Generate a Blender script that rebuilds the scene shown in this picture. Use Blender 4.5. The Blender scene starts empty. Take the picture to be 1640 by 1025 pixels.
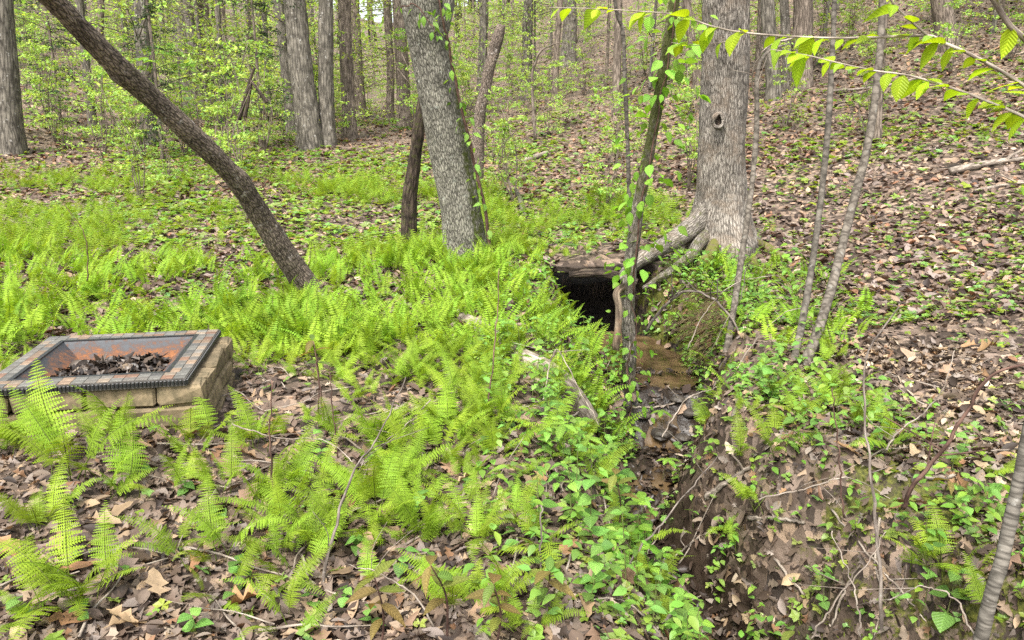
import bpy, math, random
import numpy as np
from mathutils import Vector, Matrix, Euler

R = math.radians
random.seed(7)
rng = np.random.default_rng(7)
S = bpy.context.scene
COL = S.collection

# ------------------------------------------------------------------ camera, sky, sun, exposure
CAM_Z, PITCH, FPX = 1.45, R(15.0), 1250.0          # focal length in photo pixels (photo 1640 wide)
cd = bpy.data.cameras.new('camera'); cam = bpy.data.objects.new('camera', cd); COL.objects.link(cam)
cam.location = (0, 0, CAM_Z); cam.rotation_euler = (R(90) - PITCH, 0, 0)
cd.sensor_fit = 'HORIZONTAL'; cd.sensor_width = 36; cd.lens = 36 * FPX / 1640
cd.clip_start = .05; cd.clip_end = 600
S.camera = cam

SUN_EL, SUN_AZ = R(58), R(200)                      # overcast: broad soft sun, high, behind the camera to the right
W = bpy.data.worlds.new('World'); S.world = W; W.use_nodes = True
nt = W.node_tree; bg = nt.nodes['Background']
sky = nt.nodes.new('ShaderNodeTexSky'); sky.sky_type = 'NISHITA'; sky.sun_disc = False
sky.sun_elevation = SUN_EL; sky.sun_rotation = SUN_AZ; sky.air_density = 1.0; sky.dust_density = 4.0; sky.ozone_density = 1.0
hs = nt.nodes.new('ShaderNodeHueSaturation'); hs.inputs['Saturation'].default_value = .28     # cloud cover greys the sky
nt.links.new(sky.outputs[0], hs.inputs['Color']); nt.links.new(hs.outputs[0], bg.inputs['Color'])
bg.inputs['Strength'].default_value = .125
ld = bpy.data.lights.new('sun', 'SUN'); sun = bpy.data.objects.new('sun', ld); COL.objects.link(sun)
ld.energy = 1.5; ld.angle = R(12); ld.color = (1, .96, .88)
sd = Vector((math.sin(SUN_AZ) * math.cos(SUN_EL), math.cos(SUN_AZ) * math.cos(SUN_EL), math.sin(SUN_EL)))
sun.rotation_euler = sd.to_track_quat('Z', 'Y').to_euler()
S.view_settings.view_transform = 'Standard'; S.view_settings.look = 'None'
S.view_settings.gamma = 1; S.view_settings.use_curve_mapping = False
S.view_settings.exposure = 1.85
S.render.engine = 'CYCLES'
S.cycles.max_bounces = 6; S.cycles.sample_clamp_indirect = 2.5; S.cycles.volume_bounces = 0; S.cycles.diffuse_bounces = 3; S.cycles.transmission_bounces = 4; S.cycles.glossy_bounces = 2
S.cycles.use_denoising = False; S.cycles.denoiser = 'OPENIMAGEDENOISE'; S.cycles.denoising_input_passes = 'RGB_ALBEDO_NORMAL'; S.cycles.denoising_prefilter = 'ACCURATE'

# ------------------------------------------------------------------ noise and terrain
def _h(ix, iy, iz):
    n = (ix.astype(np.int64) * 374761393 + iy.astype(np.int64) * 668265263 + iz.astype(np.int64) * 2147483647 + 1013904223) & 0xFFFFFFFF
    n = ((n ^ (n >> 13)) * 1274126177) & 0xFFFFFFFF
    n = ((n ^ (n >> 16)) * 2246822519) & 0xFFFFFFFF
    return ((n ^ (n >> 15)) & 0xFFFFFF) / float(0xFFFFFF)
def vn(x, y, z=None):
    x = np.asarray(x, float); y = np.asarray(y, float); z = np.zeros_like(x) if z is None else np.asarray(z, float)
    i, j, k = np.floor(x), np.floor(y), np.floor(z); u, v, w = x - i, y - j, z - k
    u, v, w = u*u*(3-2*u), v*v*(3-2*v), w*w*(3-2*w)
    def c(a, b, d): return _h(i + a, j + b, k + d)
    x0 = (c(0,0,0)*(1-u) + c(1,0,0)*u)*(1-v) + (c(0,1,0)*(1-u) + c(1,1,0)*u)*v
    x1 = (c(0,0,1)*(1-u) + c(1,0,1)*u)*(1-v) + (c(0,1,1)*(1-u) + c(1,1,1)*u)*v
    return (x0*(1-w) + x1*w)*2 - 1
def fbm(x, y, z=None, o=4):
    x = np.asarray(x, float); y = np.asarray(y, float); s = 0; a = 1; t = 0
    for q in range(o):
        s = s + a*vn(x*2**q + 17*q, y*2**q - 9*q, None if z is None else np.asarray(z)*2**q + 5*q); t += a; a *= .5
    return s/t
def sm(a, b, x):
    t = np.clip((x-a)/(b-a), 0, 1); return t*t*(3-2*t)

CY  = [-6, 0, 1.5, 2.5, 3.2, 3.85, 4.6, 4.95, 5.22, 5.45, 6.0, 6.75, 6.95, 7.6, 8.0, 8.6, 9.4, 11]
CX  = [1.4, 1.25, 1.15, 1.0, .85, .68, .92, 1.05, 1.07, 1.09, 1.12, .88, .84, .75, .70, .70, .62, .3]
CF  = [-.9, -.85, -.82, -.82, -.86, -.84, -.72, -.80, -.45, -.54, -.53, -.52, -.95, -.95, -.3, -.02, .02, .05]
CW  = [.1, .1, .1, .08, .06, .07, .14, .17, .2, .22, .24, .24, .27, .25, .25, .3, .3, .3]
CBL = [.8, .8, .8, .75, .6, .55, .6, .65, .8, .85, .9, .35, .2, .15, .4, .6, .6, .6]
CBR = [.6, .55, .5, .5, .4, .4, .6, .3, .4, .38, .35, .3, .3, .2, .4, .6, .6, .6]
def chan(y): return [np.interp(y, CY, q) for q in (CX, CF, CW, CBL, CBR)]
def base_h(x, y):
    b = .085*np.maximum(0, np.minimum(y, 19)-8.5) + .045*np.maximum(0, np.minimum(y, 55)-19) + .16*np.maximum(0, y-55)
    xr = np.interp(y, [8, 25, 45, 70], [1.9, -2, -8, -16]); t = x - xr; t = .5*(t + np.sqrt(t*t+1.0)) - .25
    k = np.interp(y, [2, 9, 25, 40], [.12, .18, .26, .3]); r = k*np.maximum(t, 0); r = np.where(r > 14, 14, r)
    xl = np.interp(y, [14, 25, 45, 70], [-9.7, -9.7, -15, -22]); u = xl - x; u = .5*(u + np.sqrt(u*u+1.0)) - .3
    l = .3*np.maximum(u, 0); l = np.where(l > 14, 14, l)
    z = b + r + l
    z = z + .10*np.exp(-((x+.45)**2+(y-7.3)**2)/.5) + .12*np.exp(-((x-1.95)**2+(y-7.45)**2)/.6)
    z = z + .075*np.exp(-((x+1.9)**2+(y-3.4)**2)/.7)
    t = np.clip((x-1.0)/.85, 0, 1); dd = np.hypot(x-1.0-.85*t, y-3.02+.36*t); z = z - .27*sm(.17, .03, dd) + .07*np.exp(-((x-1.55)**2+(y-3.15)**2)/.06)
    return z
def HT(x, y):
    x = np.asarray(x, float); y = np.asarray(y, float)
    z = base_h(x, y) + .07*fbm(x*.55, y*.55, o=3) + .035*fbm(x*2.3+9, y*2.3, o=3) + .02*fbm(x*7, y*7, o=2)
    xc, zf, hw, bl, br = chan(y); d = x - xc
    wob = .07*fbm(x*3+4, y*3, o=2)
    s = np.where(d < 0, sm(0, 1, (-d-hw+wob)/bl), sm(0, 1, (d-hw+wob)/br))
    zf = zf + .03*fbm(x*5, y*5, o=2)
    k = sm(11, 9, y)
    zc = zf + (z - zf)*s
    return z*(1-k) + np.minimum(zc, z)*k
def hz(x, y): return float(HT(np.array([x]), np.array([y]))[0])
def nrm(x, y, e=.04):
    gx = (HT(x+e, y) - HT(x-e, y))/(2*e); gy = (HT(x, y+e) - HT(x, y-e))/(2*e)
    n = np.stack([-gx, -gy, np.ones_like(gx)], -1); return n/np.linalg.norm(n, axis=-1, keepdims=True)
def ray(px, py):
    a = (px-820)/FPX; b = (py-512.5)/FPX; c, s = math.cos(PITCH), math.sin(PITCH)
    return np.array([a, c-b*s, -s-b*c])
CP = np.array([0, 0, CAM_Z])
def at_y(px, py, y):
    d = ray(px, py); return CP + d*(y/d[1])
def ground(px, py, far=90):
    d = ray(px, py); t = np.arange(1.2, far, .02); p = CP + t[:, None]*d
    below = p[:, 2] < HT(p[:, 0], p[:, 1])
    i = int(np.argmax(below)) if below.any() else len(t)-1
    return np.array([p[i, 0], p[i, 1], hz(p[i, 0], p[i, 1])])

# ------------------------------------------------------------------ mesh helpers
def mk_mesh(name, V, F, tint=None, bark=None, smooth=True, mats=()):
    V = np.asarray(V, np.float32); F = [np.asarray(f, np.int32) for f in (F if isinstance(F, (list, tuple)) else [F]) if len(f)]
    me = bpy.data.meshes.new(name)
    me.vertices.add(len(V)); me.vertices.foreach_set('co', V.ravel())
    idx = np.concatenate([f.ravel() for f in F]); cnt = np.concatenate([np.full(len(f), f.shape[1], np.int32) for f in F])
    me.loops.add(len(idx)); me.loops.foreach_set('vertex_index', idx)
    me.polygons.add(len(cnt)); me.polygons.foreach_set('loop_start', np.concatenate([[0], np.cumsum(cnt)[:-1]]).astype(np.int32))
    me.update(calc_edges=True)
    me.polygons.foreach_set('use_smooth', np.full(len(cnt), smooth, bool))
    if tint is not None:
        a = me.attributes.new('tint', 'FLOAT_COLOR', 'POINT'); c = np.ones((len(V), 4), np.float32); c[:, :3] = tint; a.data.foreach_set('color', c.ravel())
    if bark is not None:
        a = me.attributes.new('bark', 'FLOAT_VECTOR', 'POINT'); a.data.foreach_set('vector', np.asarray(bark, np.float32).ravel())
    for m in mats: me.materials.append(m)
    return me
def obj(name, me, parent=None, loc=None, M=None):
    o = bpy.data.objects.new(name, me); COL.objects.link(o)
    if parent is not None: o.parent = parent
    if M is not None: o.matrix_local = M
    elif loc is not None: o.location = loc
    return o
def tag(o, label, cat=None, group=None, kind=None):
    if label: o['label'] = label
    if cat: o['category'] = cat
    if group: o['group'] = group
    if kind: o['kind'] = kind
    return o
def thing(name, label, cat, loc=(0, 0, 0), rz=0, group=None):
    o = bpy.data.objects.new(name, None); COL.objects.link(o); o.location = loc; o.rotation_euler = (0, 0, rz); o.empty_display_size = .1
    return tag(o, label, cat, group)
def tube(P, r, n=8, dis=None):
    """swept tube along P; returns V, quads+caps, bark coordinates (seamless round the stem, running along it)"""
    P = np.asarray(P, float); m = len(P); r = np.broadcast_to(np.asarray(r, float), (m,))
    T = np.gradient(P, axis=0); T /= np.linalg.norm(T, axis=1, keepdims=True)
    a = np.array([1., 0, 0]) if abs(T[0, 0]) < .8 else np.array([0, 1., 0])
    N = np.zeros_like(P); N[0] = a - T[0]*a.dot(T[0]); N[0] /= np.linalg.norm(N[0])
    for i in range(1, m):
        q = N[i-1] - T[i]*N[i-1].dot(T[i]); N[i] = q/np.linalg.norm(q)
    B = np.cross(T, N); th = np.arange(n)*2*math.pi/n
    L = np.concatenate([[0], np.cumsum(np.linalg.norm(np.diff(P, axis=0), axis=1))])
    c, s = np.cos(th), np.sin(th); rr = np.repeat(r[:, None], n, 1)
    bk = np.stack([rr*c, rr*s, np.repeat(L[:, None], n, 1)], -1)
    if dis is not None: rr = rr + dis(bk, th[None, :].repeat(m, 0), rr, L)
    V = P[:, None] + rr[..., None]*(c[None, :, None]*N[:, None] + s[None, :, None]*B[:, None])
    V = V.reshape(-1, 3); bk = bk.reshape(-1, 3)
    i = np.arange(m-1)[:, None]*n; j = np.arange(n)[None]; k = (j+1) % n
    Q = np.stack([i+j, i+k, i+n+k, i+n+j], -1).reshape(-1, 4)
    V = np.vstack([V, P[:1], P[-1:]]); bk = np.vstack([bk, [[0, 0, 0]], [[0, 0, L[-1]]]])
    j = j[0]; k = k[0]; e = (m-1)*n
    Tt = np.vstack([np.stack([np.full(n, m*n), k, j], -1), np.stack([np.full(n, m*n+1), e+j, e+k], -1)])
    return V, [Q, Tt], bk
def join(parts):
    """join (V, [quads, tris], bark) lists"""
    Vs, Qs, Ts, Bs, o = [], [], [], [], 0
    for V, F, b in parts:
        Vs.append(V); Bs.append(b)
        for f in F:
            (Qs if f.shape[1] == 4 else Ts).append(f + o)
        o += len(V)
    F = []
    if Qs: F.append(np.vstack(Qs))
    if Ts: F.append(np.vstack(Ts))
    return np.vstack(Vs), F, np.vstack(Bs)
def spline(P, n):
    P = np.asarray(P, float); m = len(P)
    if m == 2: return P[0] + np.linspace(0, 1, n)[:, None]*(P[1]-P[0])
    Q = np.vstack([2*P[0]-P[1], P, 2*P[-1]-P[-2]]); t = np.linspace(0, m-1-1e-6, n); i = t.astype(int); u = (t-i)[:, None]
    a, b, c, d = Q[i], Q[i+1], Q[i+2], Q[i+3]
    return .5*((2*b) + (c-a)*u + (2*a-5*b+4*c-d)*u*u + (3*b-a-3*c+d)*u**3)
def rotm(yaw, pitch, roll):
    yaw, pitch, roll = map(np.asarray, (yaw, pitch, roll))
    cy, sy, cp, sp, cr, sr = np.cos(yaw), np.sin(yaw), np.cos(pitch), np.sin(pitch), np.cos(roll), np.sin(roll)
    z, o = np.zeros_like(cy), np.ones_like(cy)
    A = lambda *r: np.stack([np.stack(q, -1) for q in r], -2)
    Z = A((cy, -sy, z), (sy, cy, z), (z, z, o)); X = A((o, z, z), (z, cp, -sp), (z, sp, cp)); Y = A((cr, z, sr), (z, o, z), (-sr, z, cr))
    return Z @ X @ Y
def align(n):
    """rotations taking +Z to the unit normals n"""
    n = np.asarray(n); k = 1/(1+n[:, 2]); x, y, z = n.T
    return np.stack([np.stack([1-x*x*k, -x*y*k, x], -1), np.stack([-x*y*k, 1-y*y*k, y], -1), np.stack([-x, -y, z], -1)], -2)
def stamp(V, F, A, T, col, vtint=None):
    """copies of one template: A (k,3,3), T (k,3), col (k,3)"""
    k, n = len(T), len(V)
    W_ = (np.einsum('kij,nj->kni', A, V) + T[:, None]).reshape(-1, 3)
    G = [(f[None] + (np.arange(k)*n)[:, None, None]).reshape(-1, f.shape[1]) for f in F]
    c = np.repeat(col[:, None], n, 1)
    if vtint is not None: c = c*vtint[None, :, None]
    return W_, G, c.reshape(-1, 3)
def joinc(parts):
    return join(parts)

# ------------------------------------------------------------------ materials
def newmat(name):
    m = bpy.data.materials.new(name); m.use_nodes = True; t = m.node_tree
    for n in list(t.nodes): t.nodes.remove(n)
    out = t.nodes.new('ShaderNodeOutputMaterial'); p = t.nodes.new('ShaderNodeBsdfPrincipled'); t.links.new(p.outputs[0], out.inputs[0])
    return m, t, p, out
def N(t, typ, **kw):
    n = t.nodes.new(typ)
    for k, v in kw.items():
        if k in n.inputs: n.inputs[k].default_value = v
        else: setattr(n, k, v)
    return n
def ramp(t, stops, interp='LINEAR'):
    n = t.nodes.new('ShaderNodeValToRGB'); e = n.color_ramp.elements; n.color_ramp.interpolation = interp
    while len(e) < len(stops): e.new(.5)
    for x, (p, c) in zip(e, stops): x.position = p; x.color = (*c, 1) if len(c) == 3 else c
    return n
def leaf_mat(name, trans=.45, rough=.45, tr_col=(1.25, 1.15, .45), vary=.16, spec=.35, veins=0):
    m, t, p, out = newmat(name); L = t.links.new
    a = N(t, 'ShaderNodeAttribute', attribute_name='tint'); oi = N(t, 'ShaderNodeObjectInfo')
    mr = N(t, 'ShaderNodeMapRange'); mr.inputs['To Min'].default_value = 1-vary; mr.inputs['To Max'].default_value = 1+vary; L(oi.outputs['Random'], mr.inputs['Value'])
    h = N(t, 'ShaderNodeHueSaturation'); L(a.outputs['Color'], h.inputs['Color']); L(mr.outputs[0], h.inputs['Value'])
    mr2 = N(t, 'ShaderNodeMapRange'); mr2.inputs['To Min'].default_value = .488; mr2.inputs['To Max'].default_value = .512; 
    ml = N(t, 'ShaderNodeMath', operation='MULTIPLY'); ml.inputs[1].default_value = 7.31; L(oi.outputs['Random'], ml.inputs[0])
    fr = N(t, 'ShaderNodeMath', operation='FRACT'); L(ml.outputs[0], fr.inputs[0]); L(fr.outputs[0], mr2.inputs['Value']); L(mr2.outputs[0], h.inputs['Hue'])
    tc = N(t, 'ShaderNodeTexCoord'); nz = N(t, 'ShaderNodeTexNoise', Scale=34.0, Detail=2.0); L(tc.outputs['Object'], nz.inputs['Vector'])
    mx = N(t, 'ShaderNodeMix', data_type='RGBA', blend_type='MULTIPLY'); mx.inputs[0].default_value = .3
    r = ramp(t, [(.3, (.6, .62, .6)), (.7, (1.2, 1.15, 1.1))]); L(nz.outputs[0], r.inputs[0]); L(h.outputs[0], mx.inputs[6]); L(r.outputs[0], mx.inputs[7])
    if veins:
        sx = N(t, 'ShaderNodeSeparateXYZ'); L(tc.outputs['Object'], sx.inputs[0]); ab = N(t, 'ShaderNodeMath', operation='ABSOLUTE'); L(sx.outputs[0], ab.inputs[0])
        k1 = N(t, 'ShaderNodeMath', operation='MULTIPLY'); k1.inputs[1].default_value = .8; L(ab.outputs[0], k1.inputs[0]); sb = N(t, 'ShaderNodeMath', operation='SUBTRACT'); L(sx.outputs[1], sb.inputs[0]); L(k1.outputs[0], sb.inputs[1])
        k2 = N(t, 'ShaderNodeMath', operation='MULTIPLY'); k2.inputs[1].default_value = veins; L(sb.outputs[0], k2.inputs[0]); sn = N(t, 'ShaderNodeMath', operation='SINE'); L(k2.outputs[0], sn.inputs[0])
        vr = N(t, 'ShaderNodeMapRange'); vr.inputs['From Min'].default_value = .5; vr.inputs['To Min'].default_value = 1.04; vr.inputs['To Max'].default_value = .74; L(sn.outputs[0], vr.inputs['Value'])
        mid_ = N(t, 'ShaderNodeMapRange'); mid_.inputs['From Max'].default_value = .0016; mid_.inputs['To Min'].default_value = 1.3; mid_.inputs['To Max'].default_value = 1.0; L(ab.outputs[0], mid_.inputs['Value'])
        mq = N(t, 'ShaderNodeMath', operation='MULTIPLY'); L(vr.outputs[0], mq.inputs[0]); L(mid_.outputs[0], mq.inputs[1])
        my = N(t, 'ShaderNodeMix', data_type='RGBA', blend_type='MULTIPLY'); my.inputs[0].default_value = 1; L(mx.outputs[2], my.inputs[6]); L(mq.outputs[0], my.inputs[7]); mx = my
        bp = N(t, 'ShaderNodeBump', Strength=.35, Distance=.002); L(sn.outputs[0], bp.inputs['Height']); L(bp.outputs[0], p.inputs['Normal'])
    L(mx.outputs[2], p.inputs['Base Color']); p.inputs['Roughness'].default_value = rough; p.inputs['Specular IOR Level'].default_value = spec
    if trans > 0:
        tr = N(t, 'ShaderNodeBsdfTranslucent'); m2 = N(t, 'ShaderNodeMix', data_type='RGBA', blend_type='MULTIPLY'); m2.inputs[0].default_value = 1
        m2.inputs[7].default_value = (*tr_col, 1); L(mx.outputs[2], m2.inputs[6]); L(m2.outputs[2], tr.inputs[0])
        ms = N(t, 'ShaderNodeMixShader'); ms.inputs[0].default_value = trans
        L(p.outputs[0], ms.inputs[1]); L(tr.outputs[0], ms.inputs[2]); L(ms.outputs[0], out.inputs[0])
    return m
def bark_mat(name, dark, light, su=55, sv=7, bump=.5, lichen=None, moss=None, dist=.01, warm=None, bands=False):
    m, t, p, out = newmat(name); L = t.links.new
    a = N(t, 'ShaderNodeAttribute', attribute_name='bark')
    mp = N(t, 'ShaderNodeMapping'); mp.inputs['Scale'].default_value = (su, su, sv); L(a.outputs['Vector'], mp.inputs[0])
    oi = N(t, 'ShaderNodeObjectInfo'); cmb = N(t, 'ShaderNodeCombineXYZ'); m50 = N(t, 'ShaderNodeMath', operation='MULTIPLY'); m50.inputs[1].default_value = 37
    L(oi.outputs['Random'], m50.inputs[0]); L(m50.outputs[0], cmb.inputs[2]); L(cmb.outputs[0], mp.inputs['Location'])
    n1 = N(t, 'ShaderNodeTexNoise', Scale=1.0, Detail=6.0, Roughness=.65, Distortion=.6); L(mp.outputs[0], n1.inputs['Vector'])
    vo = N(t, 'ShaderNodeTexVoronoi', Scale=.55, feature='DISTANCE_TO_EDGE'); L(mp.outputs[0], vo.inputs['Vector'])
    vr = ramp(t, [(0, (0, 0, 0)), (.22, (1, 1, 1))]); L(vo.outputs['Distance'], vr.inputs[0])
    mm = N(t, 'ShaderNodeMath', operation='MULTIPLY'); L(vr.outputs[0], mm.inputs[0]); mm2 = N(t, 'ShaderNodeMath', operation='ADD'); 
    mm.inputs[1].default_value = .35; L(mm.outputs[0], mm2.inputs[0]); ms_ = N(t, 'ShaderNodeMath', operation='MULTIPLY'); ms_.inputs[1].default_value = .85; L(n1.outputs[0], ms_.inputs[0]); L(ms_.outputs[0], mm2.inputs[1])
    mid = tuple((d+l)/2 for d, l in zip(dark, light))
    cr = ramp(t, [(.34, dark), (.62, mid), (.85, light)]); L(mm2.outputs[0], cr.inputs[0])
    col = cr.outputs[0]
    big = N(t, 'ShaderNodeTexNoise', Scale=6.0, Detail=4.0, Roughness=.6); L(a.outputs['Vector'], big.inputs['Vector'])
    br = ramp(t, [(.32, (.45, .44, .42)), (.5, (.95, .93, .9)), (.68, (1.4, 1.38, 1.34))]); L(big.outputs[0], br.inputs[0])
    x = N(t, 'ShaderNodeMix', data_type='RGBA', blend_type='MULTIPLY'); x.inputs[0].default_value = .8; L(col, x.inputs[6]); L(br.outputs[0], x.inputs[7]); col = x.outputs[2]
    def patch(col, c, scale, lo, hi, seedv):
        mq = N(t, 'ShaderNodeMapping'); mq.inputs['Location'].default_value = (seedv, seedv, seedv); L(a.outputs['Vector'], mq.inputs[0])
        nn = N(t, 'ShaderNodeTexNoise', Scale=scale, Detail=5.0, Roughness=.7); L(mq.outputs[0], nn.inputs['Vector'])
        rr = ramp(t, [(lo, (0, 0, 0)), (hi, (1, 1, 1))]); L(nn.outputs[0], rr.inputs[0])
        y = N(t, 'ShaderNodeMix', data_type='RGBA'); L(rr.outputs[0], y.inputs[0]); L(col, y.inputs[6]); y.inputs[7].default_value = (*c, 1)
        return y.outputs[2]
    if lichen: col = patch(col, lichen, 14, .6, .68, 3.3)
    if warm: col = patch(col, warm, 5, .5, .7, 8.1)
    if moss:
        at = N(t, 'ShaderNodeAttribute', attribute_name='tint'); nn = N(t, 'ShaderNodeTexNoise', Scale=24.0, Detail=4.0); L(a.outputs['Vector'], nn.inputs['Vector'])
        sp = N(t, 'ShaderNodeSeparateColor'); L(at.outputs['Color'], sp.inputs[0])
        ad = N(t, 'ShaderNodeMath', operation='ADD'); L(sp.outputs[0], ad.inputs[0]); L(nn.outputs[0], ad.inputs[1])
        rr = ramp(t, [(.78, (0, 0, 0)), (1.0, (1, 1, 1))]); L(ad.outputs[0], rr.inputs[0])
        y = N(t, 'ShaderNodeMix', data_type='RGBA'); L(rr.outputs[0], y.inputs[0]); L(col, y.inputs[6]); y.inputs[7].default_value = (*moss, 1); col = y.outputs[2]
    L(col, p.inputs['Base Color']); p.inputs['Roughness'].default_value = .9; p.inputs['Specular IOR Level'].default_value = .2
    bp = N(t, 'ShaderNodeBump', Strength=bump, Distance=dist); L(mm2.outputs[0], bp.inputs['Height']); L(bp.outputs[0], p.inputs['Normal'])
    return m
def plain(name, c, rough=.8, noise=0, scale=20, c2=None, bump=0, spec=.3, metal=0):
    m, t, p, out = newmat(name); L = t.links.new
    p.inputs['Roughness'].default_value = rough; p.inputs['Specular IOR Level'].default_value = spec; p.inputs['Metallic'].default_value = metal
    tc = N(t, 'ShaderNodeTexCoord'); n = N(t, 'ShaderNodeTexNoise', Scale=float(scale), Detail=6.0, Roughness=.65); L(tc.outputs['Object'], n.inputs['Vector'])
    c2 = c2 or tuple(v*.5 for v in c); r = ramp(t, [(.35, c2), (.65, c)]); L(n.outputs[0], r.inputs[0])
    oi = N(t, 'ShaderNodeObjectInfo'); mr = N(t, 'ShaderNodeMapRange'); mr.inputs['To Min'].default_value = .75; mr.inputs['To Max'].default_value = 1.2; L(oi.outputs['Random'], mr.inputs['Value'])
    h = N(t, 'ShaderNodeHueSaturation'); L(r.outputs[0], h.inputs['Color']); L(mr.outputs[0], h.inputs['Value']); L(h.outputs[0], p.inputs['Base Color'])
    if bump:
        b = N(t, 'ShaderNodeBump', Strength=bump, Distance=.006); L(n.outputs[0], b.inputs['Height']); L(b.outputs[0], p.inputs['Normal'])
    return m

M_FERN = leaf_mat('fern_green', .45, .6, (1.2, 1.1, .5), vary=.24, spec=.2)
M_LEAF = leaf_mat('fresh_leaf', .48, .42, (1.25, 1.15, .4), spec=.45)
M_LEAFV = leaf_mat('veined_leaf', .48, .5, (1.25, 1.15, .45), vary=.24, spec=.3, veins=700)
M_FAR = leaf_mat('far_leaf', .5, .6, (1.2, 1.1, .5), spec=.2)
M_DEAD = leaf_mat('dead_leaf', .12, .62, (1.2, .9, .6), vary=.25, spec=.35)
M_WET = leaf_mat('wet_leaf', 0, .42, vary=.2, spec=.35)
M_BARK_GREY = bark_mat('grey_ridged_bark', (.035, .032, .027), (.30, .285, .24), 105, 30, 1.0, lichen=(.32, .33, .28), moss=(.06, .07, .018), dist=.01)
M_BARK_TAN = bark_mat('tan_furrowed_bark', (.04, .032, .026), (.33, .30, .262), 120, 21, 1.0, moss=(.07, .075, .025), dist=.012, warm=(.18, .14, .105))
M_BARK_DARK = bark_mat('dark_scaly_bark', (.016, .012, .01), (.25, .2, .162), 120, 34, 1.0, lichen=(.36, .32, .29), moss=(.12, .12, .012), dist=.012)
M_BARK_BG = bark_mat('forest_bark', (.045, .04, .033), (.2, .18, .152), 36, 5, .7, lichen=(.36, .34, .31))
M_BARK_BG2 = bark_mat('brown_forest_bark', (.06, .048, .038), (.25, .205, .17), 40, 6, .7)
M_BARK_PALE = bark_mat('pale_smooth_bark', (.045, .04, .033), (.14, .125, .105), 18, 30, .4, lichen=(.2, .19, .165), moss=(.08, .09, .025))
M_BARK_SAP = bark_mat('sapling_bark', (.05, .042, .034), (.17, .15, .125), 30, 40, .4, lichen=(.2, .195, .17), moss=(.07, .08, .022), dist=.004)
M_BARK_BAND = bark_mat('banded_bark', (.05, .045, .037), (.19, .175, .15), 16, 85, .5, lichen=(.26, .25, .22), dist=.003)
M_STICK = bark_mat('dead_stick_bark', (.12, .095, .075), (.38, .33, .28), 90, 14, .6, dist=.004)
M_TWIG = bark_mat('red_brown_twig', (.045, .025, .02), (.15, .09, .07), 90, 20, .3, dist=.002)
M_STEM = plain('green_stem', (.12, .17, .04), .6, c2=(.09, .08, .035), scale=30)
M_ROTTEN = bark_mat('rotten_wood', (.035, .024, .018), (.2, .13, .09), 50, 8, 1.0, moss=(.07, .075, .02), dist=.015)
M_WETWOOD = bark_mat('wet_black_wood', (.012, .009, .007), (.09, .068, .052), 50, 8, 1.0, moss=(.05, .055, .015), dist=.015)
M_GREYSTEM = bark_mat('grey_stem_bark', (.06, .048, .04), (.2, .17, .145), 90, 14, .4, lichen=(.26, .25, .22), dist=.003)
M_ROOT = bark_mat('root_bark', (.075, .055, .04), (.28, .22, .16), 45, 8, .7, moss=(.1, .1, .025), dist=.01, warm=(.2, .13, .085))

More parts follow.
